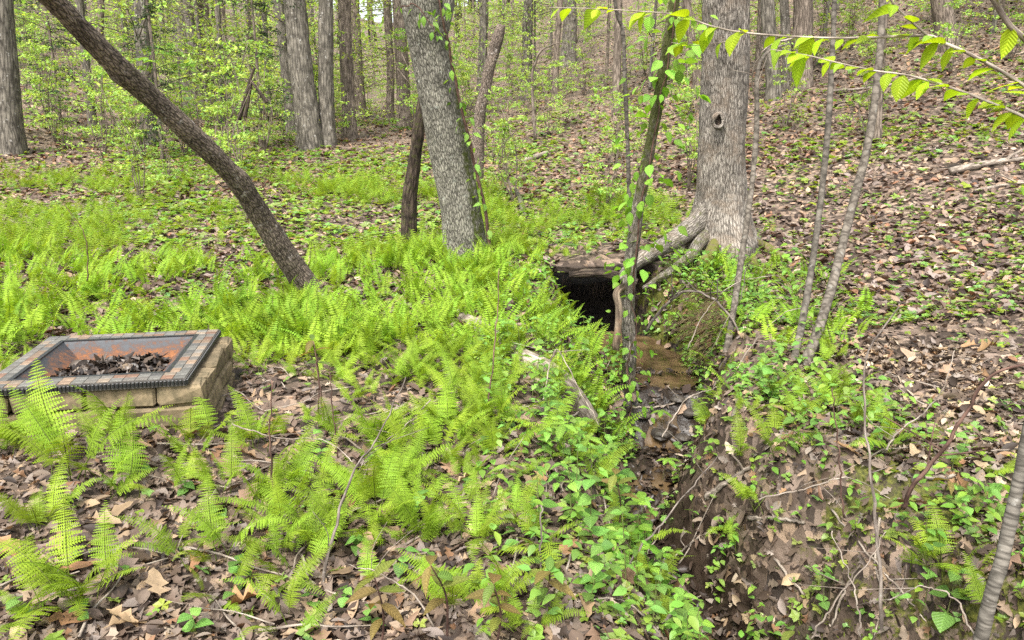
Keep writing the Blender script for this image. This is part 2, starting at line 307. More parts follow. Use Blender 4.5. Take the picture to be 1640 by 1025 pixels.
def ground_mat():
    m, t, p, out = newmat('leaf_litter_ground'); L = t.links.new
    g = N(t, 'ShaderNodeNewGeometry')
    def cells(scale, sx):
        mp = N(t, 'ShaderNodeMapping'); mp.inputs['Scale'].default_value = (scale*sx, scale, scale); mp.inputs['Rotation'].default_value = (0, 0, sx)
        nz = N(t, 'ShaderNodeTexNoise', Scale=scale*.35, Detail=3.0); L(g.outputs['Position'], nz.inputs['Vector'])
        ad = N(t, 'ShaderNodeMix', data_type='RGBA', blend_type='ADD'); ad.inputs[0].default_value = .09; L(g.outputs['Position'], ad.inputs[6]); L(nz.outputs[1], ad.inputs[7])
        L(ad.outputs[2], mp.inputs[0]); v = N(t, 'ShaderNodeTexVoronoi', Scale=1.0, Randomness=1.0); L(mp.outputs[0], v.inputs['Vector']); return v
    v1 = cells(13, .8); v2 = cells(24, 1.3)
    pal = [(0, (.022, .015, .011)), (.2, (.05, .035, .025)), (.4, (.095, .068, .05)), (.6, (.15, .11, .082)), (.78, (.2, .15, .118)), (.92, (.26, .18, .12)), (1, (.32, .25, .19))]
    def pick(v):
        s = N(t, 'ShaderNodeSeparateColor'); L(v.outputs['Color'], s.inputs[0]); r = ramp(t, pal); L(s.outputs[0], r.inputs[0]); return r
    r1, r2 = pick(v1), pick(v2)
    s2 = N(t, 'ShaderNodeSeparateColor'); L(v1.outputs['Color'], s2.inputs[0]); gt = N(t, 'ShaderNodeMath', operation='GREATER_THAN'); gt.inputs[1].default_value = .5; L(s2.outputs[1], gt.inputs[0])
    x = N(t, 'ShaderNodeMix', data_type='RGBA'); L(gt.outputs[0], x.inputs[0]); L(r1.outputs[0], x.inputs[6]); L(r2.outputs[0], x.inputs[7])
    n = N(t, 'ShaderNodeTexNoise', Scale=1.3, Detail=5.0); L(g.outputs['Position'], n.inputs['Vector']); rr = ramp(t, [(.3, (.6, .58, .56)), (.7, (1.2, 1.2, 1.2))]); L(n.outputs[0], rr.inputs[0])
    y = N(t, 'ShaderNodeMix', data_type='RGBA', blend_type='MULTIPLY'); y.inputs[0].default_value = .8; L(x.outputs[2], y.inputs[6]); L(rr.outputs[0], y.inputs[7])
    at = N(t, 'ShaderNodeAttribute', attribute_name='tint'); sp = N(t, 'ShaderNodeSeparateColor'); L(at.outputs['Color'], sp.inputs[0])
    # red channel: moss, green channel: bare wet mud
    mo = N(t, 'ShaderNodeTexNoise', Scale=60.0, Detail=4.0); L(g.outputs['Position'], mo.inputs['Vector']); mc = ramp(t, [(.3, (.03, .035, .006)), (.7, (.12, .12, .02))]); L(mo.outputs[0], mc.inputs[0])
    mn = N(t, 'ShaderNodeTexNoise', Scale=9.0, Detail=6.0, Roughness=.7); L(g.outputs['Position'], mn.inputs['Vector']); ad = N(t, 'ShaderNodeMath', operation='ADD'); L(sp.outputs[0], ad.inputs[0]); L(mn.outputs[0], ad.inputs[1])
    mr = ramp(t, [(.92, (0, 0, 0)), (1.0, (1, 1, 1))]); L(ad.outputs[0], mr.inputs[0])
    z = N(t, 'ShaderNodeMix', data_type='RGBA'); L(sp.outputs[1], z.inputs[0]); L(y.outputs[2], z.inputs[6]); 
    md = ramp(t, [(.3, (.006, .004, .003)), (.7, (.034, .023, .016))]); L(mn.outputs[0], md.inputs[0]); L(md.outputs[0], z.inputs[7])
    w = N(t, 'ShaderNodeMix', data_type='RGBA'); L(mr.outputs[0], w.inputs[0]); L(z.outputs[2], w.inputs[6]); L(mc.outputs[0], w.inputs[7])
    L(w.outputs[2], p.inputs['Base Color']); wr = N(t, 'ShaderNodeMapRange'); wr.inputs['To Min'].default_value = .75; wr.inputs['To Max'].default_value = .34; L(sp.outputs[2], wr.inputs['Value']); L(wr.outputs[0], p.inputs['Roughness']); p.inputs['Specular IOR Level'].default_value = .3
    b = N(t, 'ShaderNodeBump', Strength=.8, Distance=.02); sa = N(t, 'ShaderNodeMath', operation='ADD'); L(v1.outputs['Distance'], sa.inputs[0]); L(mn.outputs[0], sa.inputs[1]); L(sa.outputs[0], b.inputs['Height']); L(b.outputs[0], p.inputs['Normal'])
    return m
M_GROUND = ground_mat()

# ------------------------------------------------------------------ ground, stream
def grid_lines(a, b, fine0, fine1, step, grow):
    q = list(np.arange(fine0, fine1, step)); s = step; v = q[-1]
    while v < b: s *= grow; v += s; q.append(v)
    s = step; v = fine0; pre = []
    while v > a: s *= grow; v -= s; pre.append(v)
    return np.array(pre[::-1] + q)
gx = grid_lines(-80, 80, -3.2, 4.2, .045, 1.06); gy = grid_lines(-8, 130, 1.8, 9.0, .045, 1.045)
X, Y = np.meshgrid(gx, gy); Z = HT(X, Y)
nx, ny = len(gx), len(gy); i = np.arange(ny-1)[:, None]*nx + np.arange(nx-1)[None]
Q = np.stack([i, i+1, i+1+nx, i+nx], -1).reshape(-1, 4)
xc, zf, hw, bl, br = chan(Y); d = np.abs(X-xc)
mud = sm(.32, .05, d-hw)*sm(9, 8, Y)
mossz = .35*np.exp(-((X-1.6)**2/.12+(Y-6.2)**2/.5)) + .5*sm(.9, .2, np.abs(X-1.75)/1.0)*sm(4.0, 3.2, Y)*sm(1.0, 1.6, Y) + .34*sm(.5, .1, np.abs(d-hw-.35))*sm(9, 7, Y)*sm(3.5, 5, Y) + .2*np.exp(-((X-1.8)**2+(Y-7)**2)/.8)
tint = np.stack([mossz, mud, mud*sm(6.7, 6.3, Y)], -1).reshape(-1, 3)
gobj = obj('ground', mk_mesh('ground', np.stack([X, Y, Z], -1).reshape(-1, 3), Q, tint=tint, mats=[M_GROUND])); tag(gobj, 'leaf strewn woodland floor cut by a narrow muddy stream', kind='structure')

def water_mat():
    m, t, p, out = newmat('muddy_water'); L = t.links.new
    p.inputs['Base Color'].default_value = (.10, .064, .033, 1); p.inputs['Roughness'].default_value = .04; p.inputs['IOR'].default_value = 1.33
    g = N(t, 'ShaderNodeNewGeometry'); n = N(t, 'ShaderNodeTexNoise', Scale=14.0, Detail=3.0); L(g.outputs['Position'], n.inputs['Vector'])
    n2 = N(t, 'ShaderNodeTexNoise', Scale=7.0, Detail=4.0); L(g.outputs['Position'], n2.inputs['Vector']); cr = ramp(t, [(.35, (.035, .022, .011)), (.65, (.115, .074, .038))]); L(n2.outputs[0], cr.inputs[0]); L(cr.outputs[0], p.inputs['Base Color'])
    b = N(t, 'ShaderNodeBump', Strength=.45, Distance=.02); L(n.outputs[0], b.inputs['Height']); L(b.outputs[0], p.inputs['Normal'])
    return m
M_WATER = water_mat()
def water(name, ys, dz, flat, label):
    ys = np.asarray(ys); xc, zf, hw, _, _ = chan(ys); us = np.linspace(-1, 1, 9); tp = np.linspace(0, 1, len(ys)); taper = np.minimum(1, np.sqrt(np.maximum(.02, np.minimum(tp, 1-tp))*6))
    X = xc[:, None] + us[None]*((hw[:, None]+(.16 if flat is not None else .05)*(1+.5*np.sin(ys*9))[:, None])*taper[:, None]); Zz = np.repeat(((np.full_like(zf, flat) if flat is not None else zf+dz))[:, None], 9, 1)
    V = np.stack([X, np.repeat(ys[:, None], 9, 1), Zz], -1).reshape(-1, 3); i = np.arange(len(ys)-1)[:, None]*9 + np.arange(8)[None]
    return tag(obj(name, mk_mesh(name, V, np.stack([i, i+1, i+10, i+9], -1).reshape(-1, 4), mats=[M_WATER])), label, kind='structure')
water('stream_pool', np.linspace(5.2, 6.82, 30), 0, -.485, 'shallow brown pool of muddy water below the root hole')
water('stream_water', np.linspace(3.0, 5.1, 60), .004, None, 'thin wet trickle running down the dark stream bed')

# earth roof over the stream hole, bound by roots
u = np.linspace(0, 1, 26); v = np.linspace(0, 1, 18); U, Vv = np.meshgrid(u, v)
bx, by = .08 + U*1.6, 7.02 + Vv*1.1
top = HT(np.array([.2]), np.array([7.5]))[0]*(1-U) + HT(np.array([1.75]), np.array([7.5]))[0]*U
btop = np.minimum(top, .26) + .06 - .04*np.sin(U*math.pi) + .05*fbm(bx*3, by*3, o=3) - .05*sm(.15, 0, Vv)
bw_ = sm(.5, .30, np.abs(U-.5)); btop = bw_*btop + (1-bw_)*(HT(bx, by)-.03)
bfront = 7.0 + .17*fbm(u*6, u*0+2, o=4) + .12*np.abs(u-.5)
by = by + (bfront-7.02)[None]*(1-Vv)
def roof_z(x, y):
    i = np.clip(((x-.08)/1.6*25).round().astype(int), 0, 25); j = np.clip(((y-7.02)/1.1*17).round().astype(int), 0, 17); return btop[j, i]
n0 = U.size; Vt = np.stack([bx, by, btop], -1).reshape(-1, 3); Vb = Vt.copy(); Vb[:, 2] -= .09 + .05*fbm(Vb[:, 0]*6, Vb[:, 1]*6, o=2); Vb[:26, 1] += .1
i = np.arange(17)[:, None]*26 + np.arange(25)[None]; q1 = np.stack([i, i+1, i+27, i+26], -1).reshape(-1, 4)
e = np.arange(25); q3 = np.stack([e+n0, e+1+n0, e+1, e], -1)
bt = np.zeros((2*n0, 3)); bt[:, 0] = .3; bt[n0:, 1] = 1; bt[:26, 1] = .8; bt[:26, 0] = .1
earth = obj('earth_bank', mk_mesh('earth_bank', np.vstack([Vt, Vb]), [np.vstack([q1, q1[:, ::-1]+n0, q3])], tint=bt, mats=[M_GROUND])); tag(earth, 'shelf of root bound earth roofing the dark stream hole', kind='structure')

# ------------------------------------------------------------------ hero trees
def ridges(k, amp, v=3.0, seed=0):
    def f(b, th, rr, L):
        n = fbm(b[..., 0]*k+seed, b[..., 1]*k, b[..., 2]*v, o=3); g = fbm(b[..., 0]*4+seed, b[..., 1]*4, b[..., 2]*1.6+seed, o=2)
        return amp*(1-np.abs(n)*2.2) + rr*.10*g
    return f
def trunk_mesh(name, P, r, n, seg, mat, dis, mossf=None):
    P = spline(P, seg); r = np.interp(np.linspace(0, 1, seg), np.linspace(0, 1, len(r)), r)
    V, F, b = tube(P, r, n, dis); t = np.zeros((len(V), 3))
    if mossf is not None: t[:, 0] = mossf(V, b)
    return mk_mesh(name, V, F, tint=t, bark=b, mats=[mat])
def local(P, o): return np.asarray(P) - np.asarray(o)

# blades: a leaf along +Y, face up +Z
def blade(L, Wd, n=5, fold=.15, droop=.2, peak=.42, lobes=None, curl=0., tip=1.0):
    s = np.linspace(0, 1, n); w = np.where(s < peak, np.sin(s/peak*math.pi/2)**.8, np.cos((s-peak)/(1-peak)*math.pi/2)**tip)*Wd/2
    w[0] = Wd*.02; w[-1] = Wd*.01
    if lobes is not None: w = w*lobes(s)
    y = s*L; z = -droop*L*s*s
    Lf = np.stack([-w, y, z + fold*w + curl*w*w/Wd*4], -1); Md = np.stack([0*s, y, z], -1); Rt = np.stack([w, y, z + fold*w + curl*w*w/Wd*4], -1)
    V = np.stack([Lf, Md, Rt], 1).reshape(-1, 3); i = np.arange(n-1)[:, None]*3 + np.arange(2)[None]
    return V, [np.stack([i, i+1, i+4, i+3], -1).reshape(-1, 4)]
def leaf_mesh(name, L, Wd, col, mat, **k):
    V, F = blade(L, Wd, **k); t = np.tile(np.array(col), (len(V), 1)); t[1::3] *= 1.12; t[0::3] *= .95
    return mk_mesh(name, V, F, tint=t, mats=[mat])
FERN_C = np.array((.275, .42, .036)); LEAF_C = np.array((.19, .35, .06)); BEECH_C = np.array((.33, .47, .02))
LM = {}
for k in range(4):
    f = 1 + .25*(k-1.5)/1.5
    LM['beech', k] = leaf_mesh('beech_leaf', .082, .05, BEECH_C*(1, 1, 1) if k < 3 else BEECH_C*(.85, 1.0, 2.2), M_LEAFV, n=7, fold=.1+.25*(k % 2), droop=.1+.12*k, peak=.4)
    LM['herb', k] = leaf_mesh('herb_leaf', .066, .040, LEAF_C*f, M_LEAFV, n=5, fold=.2, droop=.15+.1*k, peak=.38)
    LM['heart', k] = leaf_mesh('heart_leaf', .055, .055, LEAF_C*(.85, .9, 1.1)*f, M_LEAFV, n=6, fold=.12, droop=.2, peak=.25)
    LM['bronze', k] = leaf_mesh('bronze_leaf', .085, .034, np.array(((.17, .2, .04), (.2, .16, .05), (.15, .24, .05), (.23, .17, .06))[k]), M_LEAFV, n=6, fold=.3, droop=.1+.12*k, peak=.4)
    LM['vine', k] = leaf_mesh('vine_leaf', .065, .05, LEAF_C*(1.05, 1.1, .8)*f, M_LEAFV, n=6, fold=.1, droop=.25, peak=.35)
    LM['palm', k] = leaf_mesh('creeper_leaf', .07, .032, LEAF_C*(1.2, 1.1, .9)*f, M_LEAFV, n=5, fold=.2, droop=.25, peak=.55)
def Mx(loc, yaw=0, pitch=0, roll=0, s=1):
    return Matrix.Translation(Vector(loc)) @ Euler((0, 0, yaw)).to_matrix().to_4x4() @ Euler((pitch, 0, 0)).to_matrix().to_4x4() @ Euler((0, roll, 0)).to_matrix().to_4x4() @ Matrix.Scale(s, 4)
def add_leaf(parent, kind, loc, yaw, pitch, roll=0, s=1, label=None, var=None):
    o = obj('leaf', LM[kind, random.randrange(4) if var is None else var], parent, M=Mx(loc, yaw, pitch, roll, s))
    if label: o['label'] = label
    return o

def tree(name, label, P, r, n, seg, mat, dis=None, mossf=None, cat='tree', group=None, part='trunk'):
    P = np.asarray(P); t = thing(name, label, cat, P[0], 0, group)
    me = trunk_mesh(part, local(P, P[0]), r, n, seg, mat, dis, mossf)
    o = obj(part, me, t); return t

# leaning dark trunk
q = [(514, 498, 6.3), (485, 450, 6.2), (452, 400, 6.05), (420, 350, 5.9), (387, 300, 5.7), (343, 250, 5.45), (236, 150, 5.0), (170, 88, 4.7), (85, 0, 4.35), (20, -60, 4.05), (-70, -135, 3.7)]
P = [at_y(*a) for a in q]; P[0][2] = min(P[0][2], hz(P[0][0], P[0][1])-.1)
lean = tree('leaning_tree', 'dark brown trunk leaning far over above the fern bed', P, [.098, .09, .083, .076, .07, .066, .063, .06, .057, .055, .052], 56, 220, M_BARK_DARK, lambda b, th, rr, L: ridges(38, .006, 9, 2)(b, th, rr, L) + rr*.12*fbm(b[..., 0]*3, b[..., 1]*3, b[..., 2]*3.2, o=2) + .02*np.exp(-((L-1.35)/.09)**2)[:, None]*np.clip(np.cos(th-1), 0, 1) + .016*np.exp(-((L-2.5)/.07)**2)[:, None]*np.clip(np.cos(th-4), 0, 1) + rr*.5*np.exp(-L/.1)[:, None],
            lambda V, b: .75*np.clip(np.sin(np.arctan2(b[:, 1], b[:, 0])-.6), 0, 1)*sm(2.0, .3, b[:, 2]) + .12)
for (px, py, y) in ((232, 100, 4.85), (292, 152, 5.05), (330, 186, 5.3), (222, 98, 4.82), (300, 160, 5.1)):
    t = thing('sprout', {100: 'topmost three leaf sprout on the leaning trunk', 98: 'small sprout touching the topmost one on the leaning trunk', 152: 'round green leaf pair halfway up the leaning trunk', 160: 'yellow green leaf pair just below the round pair on the leaning trunk', 186: 'single round leaf lowest on the leaning trunk'}[py], 'sprout', at_y(px, py, y), 0, 'sprouts on the leaning trunk')
    for k in range(3 if py < 120 else 2 if py < 165 else 1): add_leaf(t, 'heart' if py > 110 else 'herb', (0, 0, 0), random.uniform(-2, 2), random.uniform(.1, .7), 0, 1.1)

# middle grey tree
q = [(742, 430, 7.3), (743, 395, 7.28), (738, 340, 7.22), (724, 260, 7.15), (706, 170, 7.05), (690, 90, 6.98), (678, 20, 6.9), (668, -60, 6.8), (655, -170, 6.7), (640, -420, 6.5)]
P = [at_y(*a) for a in q]; P[0][2] -= .12
def mid_dis(b, th, rr, L):
    fl = np.exp(-np.maximum(L-.12, 0)/.16)[:, None]
    return ridges(20, .006, 4.5, 5)(b, th, rr, L) + rr*fl*(.25 + .35*np.cos(th*3+1)+.15*np.cos(th*5))
mid = tree('grey_tree', 'thick grey ridged trunk tilting slightly beside the ferns at centre', P, [.215, .2, .182, .172, .167, .165, .163, .16, .15, .13], 96, 240, M_BARK_GREY, mid_dis,
           lambda V, b: .42*sm(.12, .2, V[:, 0]-np.interp(V[:, 2], [0, 2.5], [.0, -.3])) + .2*sm(.35, .0, b[:, 2]))
q = [(706, 60, 6.92), (716, 20, 6.88), (722, -20, 6.85), (735, -90, 6.8)]
Pb = np.array([at_y(*a) for a in q]); V, F, b = tube(spline(local(Pb, P[0]), 14), np.linspace(.05, .04, 14), 14, ridges(30, .004)); obj('limb', mk_mesh('limb', V, F, tint=np.zeros((len(V), 3)), bark=b, mats=[M_BARK_GREY]), mid)
# ivy-like vine on its right side
def vine(name, label, pts, leafk, nleaf, r=.009, spread=.08, scale=1.0, group=None):
    Pv = np.array(pts); t = thing(name, label, 'vine', Pv[0], 0, group); Q_ = spline(local(Pv, Pv[0]), 40); Q_ += .012*np.stack([fbm(np.arange(40)*.4, np.full(40, i*7.), o=2) for i in range(3)], -1)
    V, F, b = tube(Q_, np.linspace(r, r*.5, 40), 6); obj('stem', mk_mesh('stem', V, F, tint=np.zeros((len(V), 3)), bark=b, mats=[M_TWIG]), t)
    for k in range(nleaf):
        p = Q_[random.randrange(2, 40)]; yaw = random.uniform(-math.pi, math.pi)
        off = np.array([-math.sin(yaw), math.cos(yaw), 0])*random.uniform(.01, spread)
        add_leaf(t, leafk, p+off, yaw, random.uniform(-1.35, .25), random.uniform(-.7, .7), random.uniform(.6, 1.15)*scale)
    return t
vine('climbing_vine', 'leafy vine climbing the edge of the thick grey trunk', [at_y(784, 400, 7.1), at_y(776, 330, 7.05), at_y(757, 250, 6.98), at_y(738, 170, 6.88), at_y(722, 90, 6.8), at_y(706, 20, 6.72), at_y(702, -40, 6.7)], 'herb', 64, .016, .09, 1.15)
vine('climbing_vine', 'short leafy vine crossing the top of the thick grey trunk', [at_y(640, 12, 6.66), at_y(665, 8, 6.64), at_y(690, 40, 6.64), at_y(700, 62, 6.66)], 'herb', 14, .006, .06, 1.1)

# big tan tree with roots
q = [(1152, 392, 7.3), (1152, 360, 7.3), (1155, 310, 7.3), (1157, 240, 7.28), (1159, 160, 7.25), (1161, 80, 7.2), (1162, 0, 7.15), (1164, -90, 7.1), (1168, -420, 7.0)]
P = [at_y(*a) for a in q]; P[0][2] -= .3
def big_dis(b, th, rr, L):
    fl = np.exp(-np.maximum(L-.34, 0)/.24)[:, None]
    return ridges(26, .013, 2.6, 11)(b, th, rr, L) + rr*fl*(.62 + .22*np.cos(th*2+2.6)+.2*np.cos(th*5+.5)+.08*np.cos(th*9))
big = tree('big_tan_tree', 'thick straight tan trunk with flaring roots above the stream hole', P, [.24, .224, .21, .2, .195, .192, .19, .186, .17], 112, 260, M_BARK_TAN, big_dis,
           lambda V, b: .3*sm(.55, .1, b[:, 2]))
def root(name, pts, r0, r1, parent, o, mat=M_ROOT, moss=.25):
    Pr = spline([local(a, o) for a in pts], 40); V, F, b = tube(Pr, np.linspace(r0, r1, 40), 18, ridges(18, .012, 4, r0*90)); return obj(name, mk_mesh(name, V, F, tint=np.tile((moss, 0, 0), (len(V), 1)), bark=b, mats=[mat]), parent)
o = P[0]
root('root', [at_y(1150, 318, 7.3), at_y(1122, 352, 7.2), at_y(1085, 381, 7.08), at_y(1045, 404, 7.0), at_y(1015, 425, 6.95), at_y(992, 448, 6.93)], .12, .035, big, o, M_BARK_TAN)
GAPS = [(15, 'at the view edge'), (210, 'between the broad edge trunk and the leaning trunk'), (300, 'between the leaning trunk and the tilting grey trunk'), (490, 'between the tilting grey trunk and the stout leafy trunk'), (650, 'between the stout leafy trunk and the thick grey trunk'), (780, 'between the thick grey trunk and the leaning snag'),
        (1000, 'between the leaning snag and the pale sapling'), (1150, 'between the pale sapling and the thick tan trunk'), (1280, 'between the thick tan trunk and the dark trio trunk'), (1400, 'between the dark trio trunk and the twin saplings'), (1510, 'between the twin saplings and the forked trunk'), (9999, 'beyond the forked brown trunk')]
def gap(x, y):
    px = 820 + FPX*x/(y*math.cos(PITCH) + (CAM_Z-hz(x, y))*math.sin(PITCH)); return next(g for a, g in GAPS if px < a)
def near(x, y, L_): return min(L_, key=lambda q: (q[0]-x)**2+(q[1]-y)**2)[2]
FRONT = [(-1.15, 2.1, 'by the big arching clump at the corner'), (-1.3, 2.8, 'before the fire pit blocks'), (-.75, 2.45, 'by the narrow fern below the pit corner'), (-.35, 2.0, 'by the lone upright frond'), (-.15, 2.5, 'by the grey bare stem'), (.2, 2.1, 'by the bronze shoots'), (-.7, 3.0, 'by the dark thin stem'), (.5, 2.8, 'by the pale upright stem at the stream')]
BANK = [(.5, 2.1, 'at the bottom edge of the view'), (.3, 2.8, 'by the long thin stem over the dark water'), (.2, 3.5, 'by the five leaved creepers'), (.5, 4.2, 'below the end of the decaying log'), (.6, 5.0, 'around the vine wrapped sapling'), (.5, 6.2, 'on the lip before the stream hole'), (-.2, 2.4, 'behind the bronze shoots')]
RIGHT = [(1.2, 2.3, 'by the moss at the bottom edge'), (1.9, 2.8, 'by the dark curved stem'), (1.55, 3.6, 'by the wide lone fern'), (1.35, 4.4, 'by the foot of the twin saplings'), (2.6, 3.8, 'on the litter beyond the curved stem'), (2.6, 5.6, 'on the slope behind the twin saplings'), (1.2, 3.3, 'under the tall pale fern'), (1.4, 5.4, 'by the thin crooked sapling'), (1.5, 6.4, 'above the brown pool'), (3.8, 5.2, 'high on the right slope')]
def sunk(*px): return [ground(*p)+[0, 0, d] for p, d in px]
root('root', [at_y(1145, 365, 7.25), at_y(1120, 388, 7.0), at_y(1108, 408, 6.9), at_y(1080, 432, 6.85), at_y(1055, 447, 6.85), at_y(1030, 462, 6.88)], .06, .022, big, o, M_BARK_TAN, moss=.35)
root('root', [at_y(1150, 370, 7.25), at_y(1140, 400, 6.95), at_y(1128, 420, 6.8), *sunk(((1118, 432), .02), ((1095, 462), -.02))], .06, .02, big, o, moss=.5)
root('root', [at_y(1158, 365, 7.28), at_y(1185, 392, 7.02), *sunk(((1200, 412), .03), ((1208, 430), .0), ((1214, 448), -.03))], .07, .02, big, o, moss=.5)
root('root', [at_y(1158, 362, 7.3), at_y(1195, 385, 7.17), *sunk(((1225, 400), .02), ((1255, 415), .0), ((1280, 428), -.03))], .06, .015, big, o, moss=.45)
th_ = np.linspace(0, 2*math.pi, 22); cx = at_y(1150, 193, 7.02); pk = np.array([(cx[0]+.045*math.cos(a), cx[1]-.012+.01*math.sin(2*a), cx[2]+.06*math.sin(a)) for a in th_])
V, F, b = tube(local(pk, o), .013 + .004*np.sin(th_*3), 10, ridges(60, .006, 20)); kn = obj('knot', mk_mesh('knot', V, F, tint=np.zeros((len(V), 3)), bark=b, mats=[M_BARK_TAN]), big)
V = np.array([cx+[.045*q*math.cos(a), .004+.03*(1-q), .06*q*math.sin(a)] for q in (.05, .5, 1) for a in th_[:-1]]); i = np.arange(2)[:, None]*21; j = np.arange(21)[None]; F = np.stack([i+j, i+(j+1) % 21, i+21+(j+1) % 21, i+21+j], -1).reshape(-1, 4)
obj('hollow', mk_mesh('hollow', local(V, o), [F], tint=np.zeros((len(V), 3)), bark=local(V, o), mats=[M_WETWOOD]), kn)

# dark wet log across the hole mouth and a stick above it
def log(name, label, pts, r, mat, n=16, moss=.2, cat='log', amp=.008, seg=50, group=None):
    Pl = spline(np.array(pts), seg); rr = np.interp(np.linspace(0, 1, seg), np.linspace(0, 1, len(r)), r); c = Pl[0].copy()
    V, F, b = tube(Pl-c, rr, n, ridges(24, amp, 5, r[0]*70)); me = mk_mesh(name, V, F, tint=np.tile((moss, 0, 0), (len(V), 1)), bark=b, mats=[mat]); return tag(obj(name, me, loc=c), label, cat, group)
log('wet_log', 'dark wet log lying across the top of the stream hole', [at_y(912, 440, 6.97), at_y(940, 437, 6.95), at_y(975, 439, 6.94), at_y(1020, 452, 6.94)], [.03, .042, .04, .025], M_WETWOOD, 20)
log('small_log', 'small dark log on the mud above the stream hole', [ground(906, 403)+[0, 0, .03], ground(935, 402)+[0, 0, .04], ground(962, 397)+[0, 0, .03]], [.032, .036, .03], M_ROTTEN, 12)
log('fallen_log', 'long decaying log sloping down the fern bank to the stream', [ground(725, 505)+[0, 0, .03], ground(772, 535)+[0, 0, .03], ground(830, 575)+[0, 0, .02], ground(885, 615)+[0, 0, .05], ground(918, 655)+[0, 0, .06], ground(950, 690)+[0, 0, .03]], [.03, .045, .05, .06, .065, .05], M_STICK, 18, .25, amp=.01)
log('pale_stick', 'short pale barkless stick leaning in the ferns behind the grey trunk', [ground(840, 350)+[0, 0, .02], ground(834, 330)+[0, 0, .06], ground(826, 308)+[0, 0, .05]], [.03, .033, .022], M_BARK_PALE, 12, 0, 'stick')
log('fallen_branch', 'grey fallen branch lying on the litter far behind the grey trunk', [ground(835, 262)+[0, 0, .05], ground(855, 256)+[0, 0, .05], ground(876, 249)+[0, 0, .05]], [.04, .045, .03], M_STICK, 10, 0, 'branch')

# broken reddish stump stem behind the grey tree
q = [(653, 352, 8.6), (656, 320, 8.55), (661, 280, 8.5), (667, 235, 8.45), (672, 195, 8.4), (680, 150, 8.38), (686, 110, 8.35)]
P = [at_y(*a) for a in q]; P[0][2] = hz(P[0][0], P[0][1])-.1
tree('broken_snag', 'broken dark reddish snag leaning behind the thick grey trunk', P, [.085, .07, .06, .056, .052, .045, .02], 32, 80, M_WETWOOD, ridges(22, .016, 6, 3), lambda V, b: .25+0*b[:, 0], 'snag')

# vine covered sapling by the stream
q = [(1006, 612, 5.3), (1008, 560, 5.25), (1005, 500, 5.22), (1008, 440, 5.2), (1014, 390, 5.18), (1026, 310, 5.12), (1042, 230, 5.06), (1058, 140, 4.98), (1072, 55, 4.92), (1082, -10, 4.88), (1098, -120, 4.8), (1120, -300, 4.6)]
P = [at_y(*a) for a in q]; P[0][2] = min(P[0][2], hz(P[0][0], P[0][1])-.05)
sap = tree('vine_sapling', 'slender dark sapling rising beside the stream wrapped in leafy vine', P, [.045, .043, .042, .041, .039, .034, .031, .032, .029, .027, .025, .02], 28, 140, M_BARK_TAN, ridges(40, .006, 6, 7), lambda V, b: .25+.3*sm(1.0, 2.2, b[:, 2]))
V, F, b = tube(spline([local(at_y(*a), P[0]) for a in ((986, 560, 5.1), (992, 500, 5.1), (988, 470, 5.12), (1000, 458, 5.15))], 20), .02, 10, ridges(40, .006)); obj('root', mk_mesh('root', V, F, tint=np.zeros((len(V), 3)), bark=b, mats=[M_ROOT]), sap)
vine('climbing_vine', 'vine with bright leaves twining up the slender sapling beside the stream', [at_y(1012, 470, 5.12), at_y(1020, 390, 5.1), at_y(1030, 310, 5.04), at_y(1046, 230, 5.0), at_y(1062, 140, 4.9), at_y(1076, 55, 4.84), at_y(1086, -20, 4.8)], 'vine', 170, .007, .26, 1.2)
vine('climbing_vine', 'leafy vine tangled round the foot of the sapling beside the stream', [at_y(1000, 690, 5.0), at_y(1012, 640, 5.1), at_y(1004, 590, 5.15), at_y(1018, 530, 5.12), at_y(1010, 470, 5.1)], 'vine', 90, .006, .24, .85)

# thin trunks and stems
def stem_tree(name, label, pts, r, mat=M_BARK_SAP, n=12, cat='sapling', moss=.05, group=None, tiny=.004, on_ground=True):
    Pp = [at_y(*a) for a in pts]
    if on_ground: Pp[0][2] = min(Pp[0][2], hz(Pp[0][0], Pp[0][1])) - .04
    return tree(name, label, Pp, r, n, 60, mat, ridges(30, tiny, 6, r[0]*99), lambda V, b: moss+0*b[:, 0], cat, group)
stem_tree('pale_sapling', 'thin pale grey sapling standing behind the vine wrapped sapling', [(1012, 440, 8.6), (1008, 330, 8.55), (1005, 230, 8.5), (1001, 130, 8.4), (998, 55, 8.4), (988, 20, 8.35), (975, -60, 8.3), (950, -260, 8.2)], [.024, .022, .02, .019, .018, .016, .014, .01], M_BARK_PALE)
stem_tree('thin_sapling', 'thin crooked sapling just beside the thick tan trunk', [(1150, 615, 5.0), (1168, 540, 5.1), (1182, 450, 5.3), (1194, 370, 5.5), (1206, 280, 5.7), (1212, 200, 5.8), (1213, 120, 5.8), (1228, 85, 5.8), (1262, 70, 5.85)], [.024, .021, .0195, .0185, .0175, .016, .013, .009, .005])
stem_tree('twin_sapling', 'thinner grey stem of the twin saplings leaning over the stream bank', [(1245, 680, 4.2), (1264, 610, 4.35), (1286, 510, 4.6), (1304, 400, 4.9), (1318, 290, 5.1), (1327, 190, 5.2), (1333, 90, 5.3), (1337, -10, 5.35), (1345, -150, 5.4)], [.023, .021, .019, .018, .0175, .0165, .015, .013, .009], M_BARK_PALE)
stem_tree('twin_sapling', 'thicker mottled stem of the twin saplings leaning over the stream bank', [(1208, 715, 3.95), (1250, 650, 4.15), (1290, 580, 4.4), (1325, 485, 4.7), (1347, 400, 5.0), (1368, 320, 5.2), (1388, 240, 5.3), (1401, 160, 5.4), (1410, 70, 5.5), (1415, -20, 5.55), (1425, -200, 5.6)], [.033, .031, .029, .0275, .026, .026, .025, .023, .021, .019, .013])
